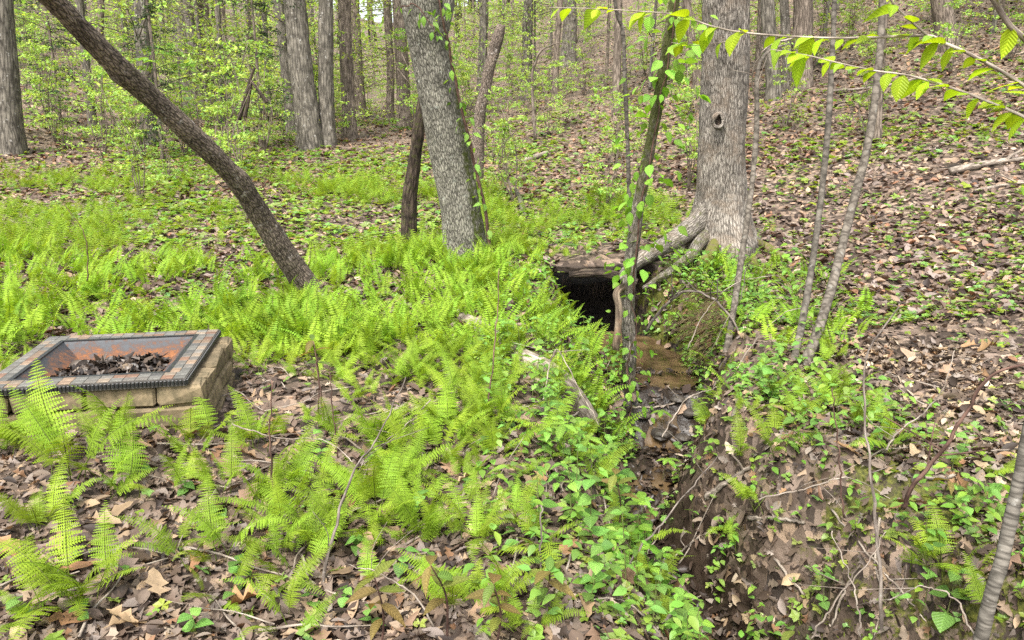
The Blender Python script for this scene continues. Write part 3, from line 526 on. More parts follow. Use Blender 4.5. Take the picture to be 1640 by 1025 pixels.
stem_tree('banded_sapling', 'near grey sapling with horizontal bark bands at the lower corner', [(1562, 1050, 1.9), (1580, 985, 1.92), (1604, 900, 1.95), (1622, 820, 1.98), (1638, 740, 2.0), (1660, 640, 2.02), (1700, 480, 2.05)], [.0165, .016, .0155, .015, .0145, .014, .013], M_BARK_BAND)

# ------------------------------------------------------------------ far trees, crowns and shrubs
def spray_cloud(nb, zlo, zhi, rad, leaf, nl, seed, up=.15, r0=0.0, flat=.5):
    """branchlets with leaves set along them; returns (leaf V, F, tintrandom), twig tubes"""
    g = np.random.default_rng(seed); Pp, Yw, Pt, Rl, Sc, Cl = [], [], [], [], [], []; tw = []
    for b in range(nb):
        z0 = g.uniform(zlo, zhi); az = g.uniform(0, 2*math.pi); Lb = rad*g.uniform(.45, 1)*(1-.45*(z0-zlo)/(zhi-zlo+1e-6)); d = np.array([math.cos(az), math.sin(az), up+g.uniform(-.15, .3)])
        a = np.array([math.cos(az)*r0, math.sin(az)*r0, z0]); bend = np.array([g.uniform(-.3, .3), g.uniform(-.3, .3), -.12])
        s = np.linspace(0, 1, 5); pth = a + d*Lb*s[:, None] + bend*Lb*(s*s)[:, None]; tw.append(tube(pth, np.linspace(.005, .0018, 5)*max(rad, .6), 3))
        tone = g.uniform(.75, 1.2)
        for k in range(nl):
            u = g.uniform(.2, 1); p = a + d*Lb*u + bend*Lb*u*u; sp = .28*Lb*(1-.5*u); p = p + np.array([g.normal(0, sp*.5), g.normal(0, sp*.5), g.normal(0, sp*.2)])
            Pp.append(p); Yw.append(g.uniform(0, 6.3)); Pt.append(g.normal(-.1, flat)); Rl.append(g.normal(0, flat)); Sc.append(leaf*g.uniform(.6, 1.3)); Cl.append(tone*g.uniform(.75, 1.2))
    A = rotm(np.array(Yw), np.array(Pt), np.array(Rl))*np.array(Sc)[:, None, None]; c = np.array(Cl)[:, None]*np.ones(3)
    Vd = np.array([(0, 0, 0), (-.3, .45, .06), (0, 1, -.05), (.3, .45, .06)]); W_, G, cc = stamp(Vd, [np.array([[0, 3, 2, 1]])], A, np.array(Pp), c)
    return (W_, G, cc), join(tw)
YG = np.array((.36, .52, .12)); DKG = np.array((.045, .085, .04))
CROWN, SHRUB = [], []
def hue(cc, base, g):
    k = g.uniform(.8, 1.25, (len(cc)//4, 1)).repeat(4, 0); return cc*base*np.concatenate([k, np.ones_like(k), np.ones_like(k)], 1)
for k in range(6):
    (V, F, c), tw = spray_cloud(54, .5, 8.5, 2.4, .09, 34, 100+k, r0=.1)
    CROWN.append((mk_mesh('foliage', V, F, tint=hue(c, YG, np.random.default_rng(k)), smooth=False, mats=[M_FAR]), mk_mesh('twigs', tw[0], tw[1], bark=tw[2], mats=[M_BARK_BG2])))
for k in range(7):
    (V, F, c), tw = spray_cloud(26, .12, 1.9, .8, .06, 34, 200+k, r0=.02)
    st = [tube(spline([(0, 0, -.05), (random.uniform(-.2, .2), random.uniform(-.2, .2), .8), (random.uniform(-.5, .5), random.uniform(-.5, .5), random.uniform(1.4, 2.1))], 8), np.linspace(.012, .004, 8), 5) for _ in range(4)]
    st = join(st+[tw]); SHRUB.append((mk_mesh('foliage', V, F, tint=hue(c, YG*(.95, 1, 1), np.random.default_rng(k)), smooth=False, mats=[M_FAR]), mk_mesh('stems', st[0], st[1], bark=st[2], mats=[M_BARK_BG2])))
(V, F, c), tw = spray_cloud(60, .5, 4.4, 1.3, .06, 60, 301, r0=.02, up=-.05); EVER = (mk_mesh('foliage', V, F, tint=c*DKG, smooth=False, mats=[M_FAR]), mk_mesh('twigs', tw[0], tw[1], bark=tw[2], mats=[M_BARK_BG2]))
def give_crown(t, k, M, pair=None, names=('crown', 'twigs')):
    pr = pair or CROWN[k % len(CROWN)]
    for nm, me in zip(names, pr): obj(nm, me, t, M=M)

GT = 'forest trees of the valley'
def bg_tree(px0, py0, px1, wpx, mat, label, y=None, crown=True, top=None, n=14, name='forest_tree', zc=0, sc=1.0, h=9.0, cat='tree', group=GT):
    b = ground(px0, py0) if y is None else np.array([*at_y(px0, py0, y)[:2], 0]); b[2] = hz(b[0], b[1])
    dep = b[1]; r = wpx/2/FPX*dep*1.02; tp = at_y(px1, 0, dep); sl = (tp-b)/max(tp[2]-b[2], .5)
    P = [b-[0, 0, .2], b+sl*.5, b+sl*1.6+[random.uniform(-.04, .04), 0, 0], b+sl*3.2+[random.uniform(-.06, .06), 0, 0], b+sl*5.5, b+sl*h]
    t = tree(name, label, P, [r*1.45, r*1.1, r, r*.93, r*.85, r*.6], n, 44, mat, ridges(14, r*.07, 2.5, px0), None, cat, group)
    if crown: give_crown(t, random.randrange(6), Mx((0, 0, (2.6 if b[1] < 24 else 1.4)+zc), random.uniform(0, 6.3), 0, 0, sc))
    return t
A_, B_ = M_BARK_BG, M_BARK_BG2
bg_tree(15, 246, 2, 36, A_, 'broad grey trunk cut by the edge of the view on the fern slope', crown=False, n=28)
bg_tree(160, 140, 160, 9, B_, 'slim straight trunk on the leafy slope above the leaning trunk')
bg_tree(198, 92, 188, 17, B_, 'brown trunk high on the slope behind the leaning trunk')
bg_tree(236, 100, 222, 13, B_, 'dark crooked slim trunk behind the upper leaning trunk')
bg_tree(310, 172, 290, 30, A_, 'grey trunk tilting gently on the slope beside the leaning trunk', n=20)
bg_tree(328, 172, 322, 13, B_, 'slim dark trunk touching the tilting grey trunk')
bg_tree(362, 185, 354, 8, B_, 'very thin dark trunk before the dull evergreen')
bg_tree(497, 238, 474, 33, A_, 'stout grey trunk with leafy sprigs in the middle valley', n=24)
bg_tree(524, 232, 524, 22, A_, 'straight grey trunk just beside the stout leafy trunk', n=20)
bg_tree(560, 222, 554, 19, B_, 'brown trunk third in the close valley row', n=16)
bg_tree(625, 195, 622, 11, B_, 'slim brown trunk just before the grey trunk hides the valley')
bg_tree(648, 205, 640, 19, B_, 'rough brown trunk peeking behind the thick grey trunk')
bg_tree(842, 160, 844, 15, A_, 'straight grey trunk on the reddish slope behind', n=14)
bg_tree(888, 165, 897, 9, B_, 'thin slanted trunk on the reddish leaf slope')
bg_tree(910, 105, 913, 20, A_, 'pale far trunk high on the reddish leaf slope')
bg_tree(987, 178, 988, 11, B_, 'thin brown trunk behind the pale grey sapling')
bg_tree(1240, 160, 1232, 19, A_, 'grey trunk behind the beech twigs beside the tan trunk', n=16)
bg_tree(1262, 145, 1258, 13, A_, 'narrow grey trunk in the trio behind the beech twigs', n=12)
bg_tree(1284, 140, 1287, 27, B_, 'dark brown trunk thickest of the trio behind the beech twigs', n=18)
bg_tree(1520, 78, 1505, 26, B_, 'forked brown trunk high on the slope above the beech branch', n=18)
bg_tree(1404, 225, 1412, 12, B_, 'dark slim trunk on the slope behind the twin saplings')
bg_tree(1120, 150, 1100, 12, B_, 'thin trunk partly hidden behind the thick tan trunk')
q = [(762, 222, 12.0), (768, 190, 12), (776, 150, 12), (785, 105, 12), (797, 62, 12), (803, 40, 12)]
P = [at_y(*a) for a in q]; P[0][2] = hz(P[0][0], P[0][1])-.1
tree('leaning_snag', 'dark broken leaning snag in the valley beyond the thick grey trunk', P, [.095, .08, .075, .075, .08, .05], 16, 40, M_BARK_DARK, ridges(16, .01, 3, 1), None, 'snag')
P = [at_y(*a) for a in ((858, 165, 16.5), (852, 130, 16.5), (858, 100, 16.4), (868, 80, 16.3), (895, 68, 16.2))]; P[0][2] = hz(P[0][0], P[0][1])
tree('bent_sapling', 'thin dark bent stem arching on the reddish slope', P, [.035, .03, .026, .02, .01], 8, 24, B_, None, None, 'sapling')
# dead A-shaped twigs in the valley
for k, pts in enumerate([((383, 192, 13), (392, 160, 13), (400, 130, 13), (408, 108, 13)), ((392, 188, 13), (398, 160, 13), (403, 128, 13)), ((428, 165, 12.9), (416, 148, 12.9), (404, 132, 13))]):
    P = [at_y(*a) for a in pts]; tree('dead_sapling', ('leaning dark dead stem of the three crossed in the valley', 'upright dark dead stem of the three crossed in the valley', 'short drooping dead stem of the three crossed in the valley')[k], P, [.032, .026, .022], 8, 16, M_WETWOOD, None, None, 'dead stem')
# evergreen sapling
for (px, py, y, s, lab) in ((415, 190, 17, 1.0, 'dull blue green evergreen sapling behind the crossed dead stems'), (255, 210, 15, .7, 'small dull evergreen sapling half hidden by the leaning trunk'), (90, 150, 19, .9, 'hazy dark evergreen sapling on the far slope')):
    b = at_y(px, py, y); b[2] = hz(b[0], b[1]); t = tree('evergreen_sapling', lab, [b-[0, 0, .1], b+[.05, 0, 2], b+[0, 0, 5]], [.04, .03, .01], 8, 20, B_, None, None, 'sapling'); give_crown(t, 0, Mx((0, 0, 0), s*3, 0, 0, s), EVER)

# fill: many trunks further back
n = 0; tries = 0; placed = []
while n < 170 and tries < 9000:
    tries += 1; y = random.uniform(17, 72); x = random.uniform(-.82*y, .82*y)
    if any((x-a)**2+(y-b)**2 < 2.2 for a, b in placed): continue
    px = 820 + x/y*1250*.985
    if y < 22 and (600 < px < 1000): continue
    placed.append((x, y)); n += 1; r = random.choice([.03, .04, .05, .05, .06, .07, .09, .12, .16]); b = np.array([x, y, hz(x, y)])
    lx, ly = random.gauss(0, .035), random.gauss(0, .03); h = 10
    P = [b-[0, 0, .2], b+np.array([lx, ly, 1])*1, b+np.array([lx, ly, 1])*3+[random.uniform(-.08, .08), 0, 0], b+np.array([lx, ly, 1])*6, b+np.array([lx, ly, 1])*h]
    zone = 'on the reddish slope' if x > np.interp(y, [8, 25, 45, 70], [1.9, -2, -8, -16]) else 'in the green valley bottom' if x > -9.7-max(0, (y-25)*.27) else 'on the shaded slope behind the leaning trunk'
    big_ = 'stout' if r > .11 else 'slender'
    t = tree('forest_tree', f'{big_} far trunk {gap(x, y)}', P, [r*1.4, r*1.05, r*.95, r*.8, r*.5], 9, 22, random.choice([A_, A_, B_]), None, None, 'tree', f'{big_} far trees {gap(x, y)}')
    give_crown(t, random.randrange(6), Mx((0, 0, random.uniform(-1.2, 1.5)), random.uniform(0, 6.3), 0, 0, random.uniform(.8, 1.3)))
# understory shrubs
n = 0; tries = 0; sp_ = []
while n < 190 and tries < 9000:
    tries += 1; y = random.uniform(10.2, 45); x = random.uniform(-.75*y, .75*y); xr = np.interp(y, [8, 25, 45, 70], [1.9, -2, -8, -16])
    hill = x > xr+1.5
    if hill and random.random() < (.62 if y < 20 else .35): continue
    if y < 14 and x < -.5 and random.random() < .7: continue
    if -5.2 < x/y*17 < -2.6 and y < 17: continue
    if any((x-a)**2+(y-b)**2 < .5 for a, b in sp_): continue
    sp_.append((x, y)); n += 1
    zone = 'on the reddish slope' if hill else 'in the valley behind the ferns' if x > -9 else 'on the slope behind the leaning trunk'
    t = thing('understory_shrub', '', 'shrub', (x, y, hz(x, y)), random.uniform(0, 6.3))
    k = random.randrange(7); s = random.uniform(.55, 1.15)*(.8 if y < 14 else 1.1); sz = 'low' if s < .8 else 'tall'; t['label'] = f'{sz} yellow green shrub {gap(x, y)}'; t['group'] = f'{sz} shrubs {gap(x, y)}'
    for nm, me in zip(('foliage', 'stems'), SHRUB[k]): obj(nm, me, t, M=Matrix.Scale(s, 4))

# the far wood closing the valley: one mass of thin trunks and spring leaves
ps = []; tv = []
for k in range(260):
    y = random.uniform(62, 105); x = random.uniform(-.8*y, .8*y); z = hz(x, y); V, F, b = tube([(x, y, z-.3), (x+random.gauss(0, .3), y, z+5), (x+random.gauss(0, .6), y, z+13)], [.2, .15, .08], 5); ps.append((V, F, b))
V, F, b = join(ps); tag(obj('far_trunks', mk_mesh('far_trunks', V, F, bark=b, mats=[M_BARK_BG])), 'distant trunks closing the valley', kind='stuff')
n = 26000; y = rng.uniform(48, 105, n); x = rng.uniform(-.8, .8, n)*y; cl = np.clip(.5+fbm(x*.25, y*.25, o=2)*1.2, 0, 1); kp = rng.random(n) < .35+.65*cl; x, y = x[kp], y[kp]; n = len(x)
z = HT(x, y) + rng.random(n)**.8*13; Vd = np.array([(0, 0, 0), (-.3, .45, .06), (0, 1, -.05), (.3, .45, .06)]); A = rotm(rng.uniform(0, 6.3, n), rng.normal(0, .6, n), rng.normal(0, .6, n))*rng.uniform(.25, .55, n)[:, None, None]
W_, G, cc = stamp(Vd, [np.array([[0, 3, 2, 1]])], A, np.stack([x, y, z], -1), YG*rng.uniform(.75, 1.25, (n, 1))); tag(obj('far_foliage', mk_mesh('far_foliage', W_, G, tint=cc, smooth=False, mats=[M_FAR])), 'distant yellow green spring foliage closing the valley', kind='stuff')
# ------------------------------------------------------------------ fire pit in its block surround
M_BLOCK = plain('weathered_block', (.23, .175, .105), .92, scale=16, c2=(.085, .07, .04), bump=1.0)
M_STEEL = plain('black_enamel', (.022, .024, .026), .42, scale=14, c2=(.012, .012, .013), bump=.15, spec=.5)
M_GROUT = plain('grey_grout', (.1, .092, .082), .85, scale=30, c2=(.06, .055, .05))
def rust_mat():
    m, t, p, out = newmat('rusty_steel'); L = t.links.new
    tc = N(t, 'ShaderNodeTexCoord'); n = N(t, 'ShaderNodeTexNoise', Scale=22.0, Detail=8.0, Roughness=.8); L(tc.outputs['Object'], n.inputs['Vector'])
    sp = N(t, 'ShaderNodeSeparateXYZ'); L(tc.outputs['Object'], sp.inputs[0]); mr = N(t, 'ShaderNodeMapRange'); mr.inputs['From Min'].default_value = 0; mr.inputs['From Max'].default_value = -.09; mr.inputs['To Min'].default_value = -.12; mr.inputs['To Max'].default_value = .12
    L(sp.outputs[2], mr.inputs['Value']); ad = N(t, 'ShaderNodeMath', operation='ADD'); L(n.outputs[0], ad.inputs[0]); L(mr.outputs[0], ad.inputs[1])
    r = ramp(t, [(.42, (.03, .033, .038)), (.5, (.075, .042, .03)), (.6, (.17, .065, .022)), (.8, (.25, .11, .045))]); L(ad.outputs[0], r.inputs[0]); L(r.outputs[0], p.inputs['Base Color'])
    rr = ramp(t, [(.4, (.6,)*3), (.55, (.9,)*3)]); L(ad.outputs[0], rr.inputs[0]); L(rr.outputs[0], p.inputs['Roughness'])
    b = N(t, 'ShaderNodeBump', Strength=.4, Distance=.004); L(n.outputs[0], b.inputs['Height']); L(b.outputs[0], p.inputs['Normal']); return m
M_RUST = rust_mat()
TILES = [plain('stone_tile', c, .6, scale=30, c2=tuple(v*.6 for v in c), bump=.2, spec=.35) for c in ((.22, .155, .105), (.135, .13, .115), (.24, .19, .14), (.18, .105, .07), (.16, .145, .125), (.095, .092, .085))]
def box(x0, y0, z0, x1, y1, z1, bev=.006, jit=0, seed=0):
    """bevelled block"""
    c = np.array([(x0+x1)/2, (y0+y1)/2, (z0+z1)/2]); h = np.array([(x1-x0)/2, (y1-y0)/2, (z1-z0)/2]); V = []; F3, F4 = [], []
    idx = {}
    for sx in (-1, 1):
        for sy in (-1, 1):
            for sz in (-1, 1):
                for ax in range(3):
                    s = np.array([sx, sy, sz]); q = s*(h-bev); q[ax] = s[ax]*h[ax]; idx[sx, sy, sz, ax] = len(V); V.append(c+q)
    g = np.random.default_rng(seed)
    if jit: V = [v + g.normal(0, jit, 3) for v in V]
    for ax in range(3):
        a, b = [q for q in range(3) if q != ax]
        for s in (-1, 1):
            lp = []
            for (u, w) in ((-1, -1), (1, -1), (1, 1), (-1, 1)):
                k = [0, 0, 0]; k[ax] = s; k[a] = u; k[b] = w; lp.append(idx[(*k, ax)])
            F4.append(lp)
        for u in (-1, 1):
            for w in (-1, 1):
                k0 = [0, 0, 0]; k0[ax] = -1; k0[a] = u; k0[b] = w; k1 = list(k0); k1[ax] = 1
                F4.append([idx[(*k0, a)], idx[(*k1, a)], idx[(*k1, b)], idx[(*k0, b)]])
    for sx in (-1, 1):
        for sy in (-1, 1):
            for sz in (-1, 1): F3.append([idx[sx, sy, sz, q] for q in range(3)])
    V = np.array(V); cc = V.mean(0)
    def fix(fs):
        o_ = []
        for f in fs:
            p = V[f]; n = np.cross(p[1]-p[0], p[2]-p[0]); o_.append(f if n.dot(p.mean(0)-cc) > 0 else f[::-1])
        return np.array(o_)
    return V, [fix(F4), fix(F3)]
PX, PY, PA = -1.945, 3.62, R(10); PW, PD = .86, .82                   # pit centre, turn, size
pz = hz(PX, PY-.4); RZ = .30
M_PIT = Matrix.Translation((PX, PY, 0)) @ Matrix.Rotation(PA, 4, 'Z')
wall = thing('block_surround', 'low dry stacked surround of tan concrete blocks under the fire pit', 'block wall', (PX, PY, 0), PA)
ox0, ox1, oy0, oy1, bw = -PW/2-.05, PW/2+.065, -PD/2+.012, PD/2-.01, .12
BLK = [mk_mesh('block', *box(-.5*w+.005, -.06, -.048, .5*w-.005, .06, .048, .013, .0045, k), smooth=False, mats=[M_BLOCK]) for k, w in enumerate((.3, .3, .3, .2, .2, .15, .24))]
WID = (.3, .3, .3, .2, .2, .15, .24)
def course(z, off):
    for side in range(4):
        x0, x1 = (ox0, ox1) if side in (0, 2) else (oy0+bw, oy1-bw)
        x = x0; first = True
        seq = []
        while x < x1-.06:
            w = off if first and off else .3
            if x1-x < w+.08: w = x1-x
            seq.append((x, w)); x += w; first = False
        for (x, w) in seq:
            k = min(range(7), key=lambda i: abs(WID[i]-w)+.001*random.random()); sc = w/WID[k]
            if side == 0: p, a = (x+w/2, oy0+.06), 0
            elif side == 2: p, a = (x+w/2, oy1-.06), 0
            elif side == 1: p, a = (ox1-.06, x+w/2), R(90)
            else: p, a = (ox0+.06, x+w/2), R(90)
            obj('block', BLK[k], wall, M=Matrix.Translation((p[0]+random.gauss(0, .003), p[1]+random.gauss(0, .004), z)) @ Matrix.Rotation(a+random.gauss(0, .012), 4, 'Z') @ Matrix.Diagonal((sc, 1, 1, 1)))
zt = RZ-.036
for c in range(4): course(zt-.05-.1*c, (.17, .0, .15, .24)[c])
pit = thing('fire_pit', 'square black steel fire pit with a stone tile rim and rusted bowl', 'fire pit', (PX, PY, RZ), PA)
# rim frame with ribbed skirt
parts = []
for (a, b) in (((-PW/2, -PD/2), (PW/2, -PD/2)), ((PW/2, -PD/2), (PW/2, PD/2)), ((PW/2, PD/2), (-PW/2, PD/2)), ((-PW/2, PD/2), (-PW/2, -PD/2))):
    a, b = np.array(a), np.array(b); L_ = np.linalg.norm(b-a); u = (b-a)/L_; nrm_ = np.array([u[1], -u[0]]); k = 52
    for i in range(k):
        s0, s1 = L_*(i+.18)/k, L_*(i+.82)/k; c0 = a+u*(s0+s1)/2 + nrm_*.0
        V, F = box(-(s1-s0)/2, -.004, -.029, (s1-s0)/2, .006, -.006, .002); rot = np.array([[u[0], nrm_[0]], [u[1], nrm_[1]]]); V2 = V.copy(); V2[:, :2] = V[:, :2] @ rot.T + c0; parts.append((V2, F, np.zeros((len(V2), 3))))
V, F, b = join(parts); sk = obj('skirt_ribs', mk_mesh('skirt_ribs', V, F, smooth=False, mats=[M_STEEL]), pit); sk['kind'] = 'stuff'
BWID = .092
def frame_mesh(w, d, iw, idp, z0, z1):
    o_ = [(-w, -d), (w, -d), (w, d), (-w, d)]; i_ = [(-iw, -idp), (iw, -idp), (iw, idp), (-iw, idp)]
    V = [(*p, z) for z in (z1, z0) for q in (o_, i_) for p in q]; F = []
    for k in range(4):
        j = (k+1) % 4; F += [[k, j, 4+j, 4+k], [8+j, 8+k, 12+k, 12+j], [8+k, 8+j, j, k], [4+k, 4+j, 12+j, 12+k]]
    return np.array(V), [np.array(F)]
V, F = frame_mesh(PW/2-.002, PD/2-.002, PW/2-BWID, PD/2-BWID, -.036, -.0015); obj('rim', mk_mesh('rim', V, F, smooth=False, mats=[M_GROUT]), pit)
V, F = frame_mesh(PW/2-BWID+.002, PD/2-BWID+.002, PW/2-BWID-.018, PD/2-BWID-.018, -.012, .0035); obj('inner_lip', mk_mesh('inner_lip', V, F, smooth=False, mats=[M_STEEL]), pit)
TM = {}
def tile(x0, y0, x1, y1):
    w, d = x1-x0-.0018, y1-y0-.0018; key = (round(w, 3), round(d, 3)); mi = random.choice((0, 0, 1, 1, 2, 3, 4, 4, 5, 1))
    if (key, mi) not in TM: TM[key, mi] = mk_mesh('tile', *box(-w/2, -d/2, -.004, w/2, d/2, .003, .0012), smooth=False, mats=[TILES[mi]])
    obj('tile', TM[key, mi], pit, M=Matrix.Translation(((x0+x1)/2, (y0+y1)/2, random.uniform(-.0006, .0006))))
for (x0, x1, y0, y1, alongx) in ((-PW/2+.006, PW/2-.006, -PD/2+.006, -PD/2+BWID, True), (-PW/2+.006, PW/2-.006, PD/2-BWID, PD/2-.006, True), (-PW/2+.006, -PW/2+BWID, -PD/2+BWID, PD/2-BWID, False), (PW/2-BWID, PW/2-.006, -PD/2+BWID, PD/2-BWID, False)):
    for row in range(2):
        nn = 16 if alongx else 11
        for k in range(nn):
            if alongx: tile(x0+(x1-x0)*k/nn, y0+(y1-y0)*row/2, x0+(x1-x0)*(k+1)/nn, y0+(y1-y0)*(row+1)/2)
            else: tile(x0+(x1-x0)*row/2, y0+(y1-y0)*k/nn, x0+(x1-x0)*(row+1)/2, y0+(y1-y0)*(k+1)/nn)
iw, idp = PW/2-BWID-.018, PD/2-BWID-.018; V = []
for (f, z) in ((1.0, -.003), (.97, -.012), (.62, -.10), (0.0, -.105)):
    for a in range(24):
        th = a/24*4; s_ = int(th); t_ = th-s_; cs = [(-1, -1), (1, -1), (1, 1), (-1, 1)]; p0, p1 = cs[s_], cs[(s_+1) % 4]; V.append(((p0[0]+(p1[0]-p0[0])*t_)*iw*f, (p0[1]+(p1[1]-p0[1])*t_)*idp*f, z))
F = [[r*24+a, r*24+(a+1) % 24, (r+1)*24+(a+1) % 24, (r+1)*24+a] for r in range(3) for a in range(24)]
obj('bowl', mk_mesh('bowl', np.array(V), [np.array(F)], smooth=False, mats=[M_RUST]), pit)

# ------------------------------------------------------------------ dead leaves
def oak_lobes(s): return .62 + .38*np.cos(s*2*math.pi*3.5+.6)
DEADV = []
g = np.random.default_rng(5)
for k in range(10):
    lob = oak_lobes if k < 6 else None
    V, F = blade(1, .62 if k < 6 else .5, n=9 if k < 6 else 5, fold=g.uniform(-.3, .5), droop=g.uniform(-.25, .35), peak=.55, lobes=lob, curl=g.uniform(-.5, .9)); V = V-[0, .5, 0]; V[:, 2] += .05*fbm(V[:, 0]*4+k, V[:, 1]*4, o=2); DEADV.append((V, F))
DPAL = np.array([(.038, .025, .018), (.09, .062, .045), (.15, .105, .076), (.205, .155, .118), (.24, .195, .165), (.31, .225, .15), (.39, .28, .175), (.25, .14, .075), (.45, .36, .27)])
def dead_cols(n, p=(.16, .2, .2, .14, .1, .08, .05, .04, .03)): return DPAL[rng.choice(9, n, p=np.array(p)/np.sum(p))]*rng.uniform(.8, 1.2, (n, 1))
def in_pit(x, y, m=.03):
    c, s = math.cos(-PA), math.sin(-PA); u, v = (x-PX)*c-(y-PY)*s, (x-PX)*s+(y-PY)*c; return (u > ox0-m) & (u < ox1+m) & (v > oy0-m) & (v < oy1+m)
def scatter(n, y0, y1, pw=1.6, xr_=.92):
    y = (y0**(1-pw) + rng.random(n)*(y1**(1-pw)-y0**(1-pw)))**(1/(1-pw)); x = rng.uniform(-xr_, xr_, n)*(y+.4); return x, y
def lay(n, y0, y1, size, templates, tilt, name, label, lift=.012, cols=None, mat=None, pw=1.2):
    x, y = scatter(n, y0, y1, pw); xc, zf, hw, bl, br = chan(y); d = np.abs(x-xc)
    keep = ~in_pit(x, y) & ~((d < hw+.12) & (y < 8.3) & (rng.random(n) < .93))
    x, y = x[keep], y[keep]; n = len(x); z = HT(x, y); roof = (y > 7.03) & (y < 8.08) & (np.abs(x-.93) < .62); z = np.where(roof, np.maximum(z, roof_z(x, y)), z); A0 = align(np.where(roof[:, None], np.array([[0, 0, 1.]]), nrm(x, y))); parts = []
    which = rng.integers(0, len(templates), n); c = cols(n) if cols else dead_cols(n)
    A = A0 @ rotm(rng.uniform(0, 6.28, n), rng.normal(0, tilt, n), rng.normal(0, tilt, n)) * (size*rng.uniform(.55, 1.35, n))[:, None, None]
    T = np.stack([x, y, z + lift*rng.uniform(.2, 1.6, n)], -1)
    for k, (V, F) in enumerate(templates):
        m = which == k
        if m.any(): parts.append(stamp(V, F, A[m], T[m], c[m]))
    V, F, cc = join([(a, b, c_) for a, b, c_ in parts]); o = obj(name, mk_mesh(name, V, F, tint=cc, mats=[mat or M_DEAD])); return tag(o, label, kind='stuff')
SIMP = []
def lay_box(n, x0, x1, y0, y1, size, name, label):
    x, y = rng.uniform(x0, x1, n), rng.uniform(y0, y1, n); kp = ~((fbm(x*2.2, y*2.2, o=3) > .05) & (y < 3.7) & (x > 1.1) & (rng.random(n) < .9)); x, y = x[kp], y[kp]; n = len(x); z = HT(x, y); c = dead_cols(n); A0 = align(nrm(x, y)) @ rotm(rng.uniform(0, 6.28, n), rng.normal(0, .34, n), rng.normal(0, .34, n))*(size*rng.uniform(.5, 1.35, n))[:, None, None]; T = np.stack([x, y, z+.014*rng.uniform(.2, 1.8, n)], -1); w = rng.integers(0, 10, n)
    V, F, cc = join([stamp(DEADV[k][0], DEADV[k][1], A0[w == k], T[w == k], c[w == k]) for k in range(10)]); return tag(obj(name, mk_mesh(name, V, F, tint=cc, mats=[M_DEAD])), label, kind='stuff')
lay_box(4200, .95, 2.7, 1.7, 4.6, .07, 'leaf_litter', 'dead leaves matted on the steep right bank')
for k in range(5):
    V, F = blade(1, .55, n=4, fold=g.uniform(-.3, .5), droop=g.uniform(-.3, .4), peak=.5, curl=g.uniform(-.4, .8)); SIMP.append((V-[0, .5, 0], F))
lay(20000, 1.5, 5.2, .063, DEADV, .28, 'leaf_litter', 'dead brown oak leaves littering the near ground')
lay(24000, 5.0, 12, .085, SIMP, .3, 'leaf_litter', 'dead brown leaves littering the middle ground')
lay(30000, 11, 40, .10, SIMP, .38, 'leaf_litter', 'dead leaves littering the far slopes', pw=1.3, cols=lambda n: dead_cols(n)*np.array((1.12, .95, .86)))
# wet leaves in the bowl
n = 700; a_, b_ = rng.uniform(-.78, .78, n)*iw, rng.uniform(-.8, .55, n)*idp; keep = (np.abs(a_)/iw/.8)**3 + (np.abs(b_+.05)/idp/.72)**3 < 1; a_, b_ = a_[keep], b_[keep]; n = len(a_)
zz = -.098 + .035*np.exp(-((a_-.05)**2/.06+(b_)**2/.03)) + rng.uniform(0, .03, n)
pb = np.array([M_PIT @ Vector((u, v, RZ+w)) for u, v, w in zip(a_, b_, zz)])
A = rotm(rng.uniform(0, 6.3, n), rng.normal(0, .5, n), rng.normal(0, .5, n))*rng.uniform(.04, .085, n)[:, None, None]
ps = []; wh = rng.integers(0, 10, n); cc = dead_cols(n, (.5, .22, .1, .06, .08, .02, .01, .01, .03))*.55
for k in range(10): m = wh == k; ps.append(stamp(DEADV[k][0], DEADV[k][1], A[m], pb[m], cc[m]))
V, F, c = join(ps); tag(obj('wet_leaf_pile', mk_mesh('wet_leaf_pile', V, F, tint=c, mats=[M_WET])), 'heap of wet blackened leaves lying in the fire pit bowl', 'leaf pile', kind='stuff')
# single big oak leaves
OAK = []
OC = [(.29, .19, .115), (.34, .24, .155), (.22, .145, .09), (.17, .12, .095), (.28, .16, .08)]
for k in range(10):
    V, F = DEADV[k % 6]; t_ = np.tile(OC[k % 5], (len(V), 1)); t_[1::3] *= .8; OAK.append(mk_mesh('oak_leaf', V, F, tint=t_, mats=[M_DEAD]))
def oak(x, y, s, label, group, k=None, tilt=.3):
    z = hz(x, y); nn = align(nrm(np.array([x]), np.array([y])))[0]; M = Matrix(nn.tolist()).to_4x4(); o_ = obj('oak_leaf', OAK[random.randrange(10) if k is None else k])
    o_.matrix_world = Matrix.Translation((x, y, z+.025)) @ M @ Mx((0, 0, 0), random.uniform(0, 6.3), random.gauss(0, tilt), random.gauss(0, tilt), s); tag(o_, label, 'dead leaf', group)
for (px, py, s, lab) in ((380, 975, .16, 'large tan oak leaf among litter at the front edge'), (1150, 875, .13, 'pale oak leaf on the litter by the stream bank'), (1545, 800, .13, 'orange tan oak leaf on the right bank above the moss'), (1205, 1005, .12, 'brown oak leaf beside the moss at the bottom edge'), (1165, 925, .1, 'pale oak leaf standing among wet litter by the stream'), (545, 935, .15, 'tan oak leaf beside the lone fern frond at the front'), (1345, 880, .1, 'orange tan oak leaf resting on the moss'), (600, 990, .16, 'wide pale oak leaf at the bottom edge'), (1480, 595, .13, 'curled brown leaf high on the right slope')):
    p = ground(px, py); oak(p[0], p[1], s, lab, 'single oak leaves on the litter')
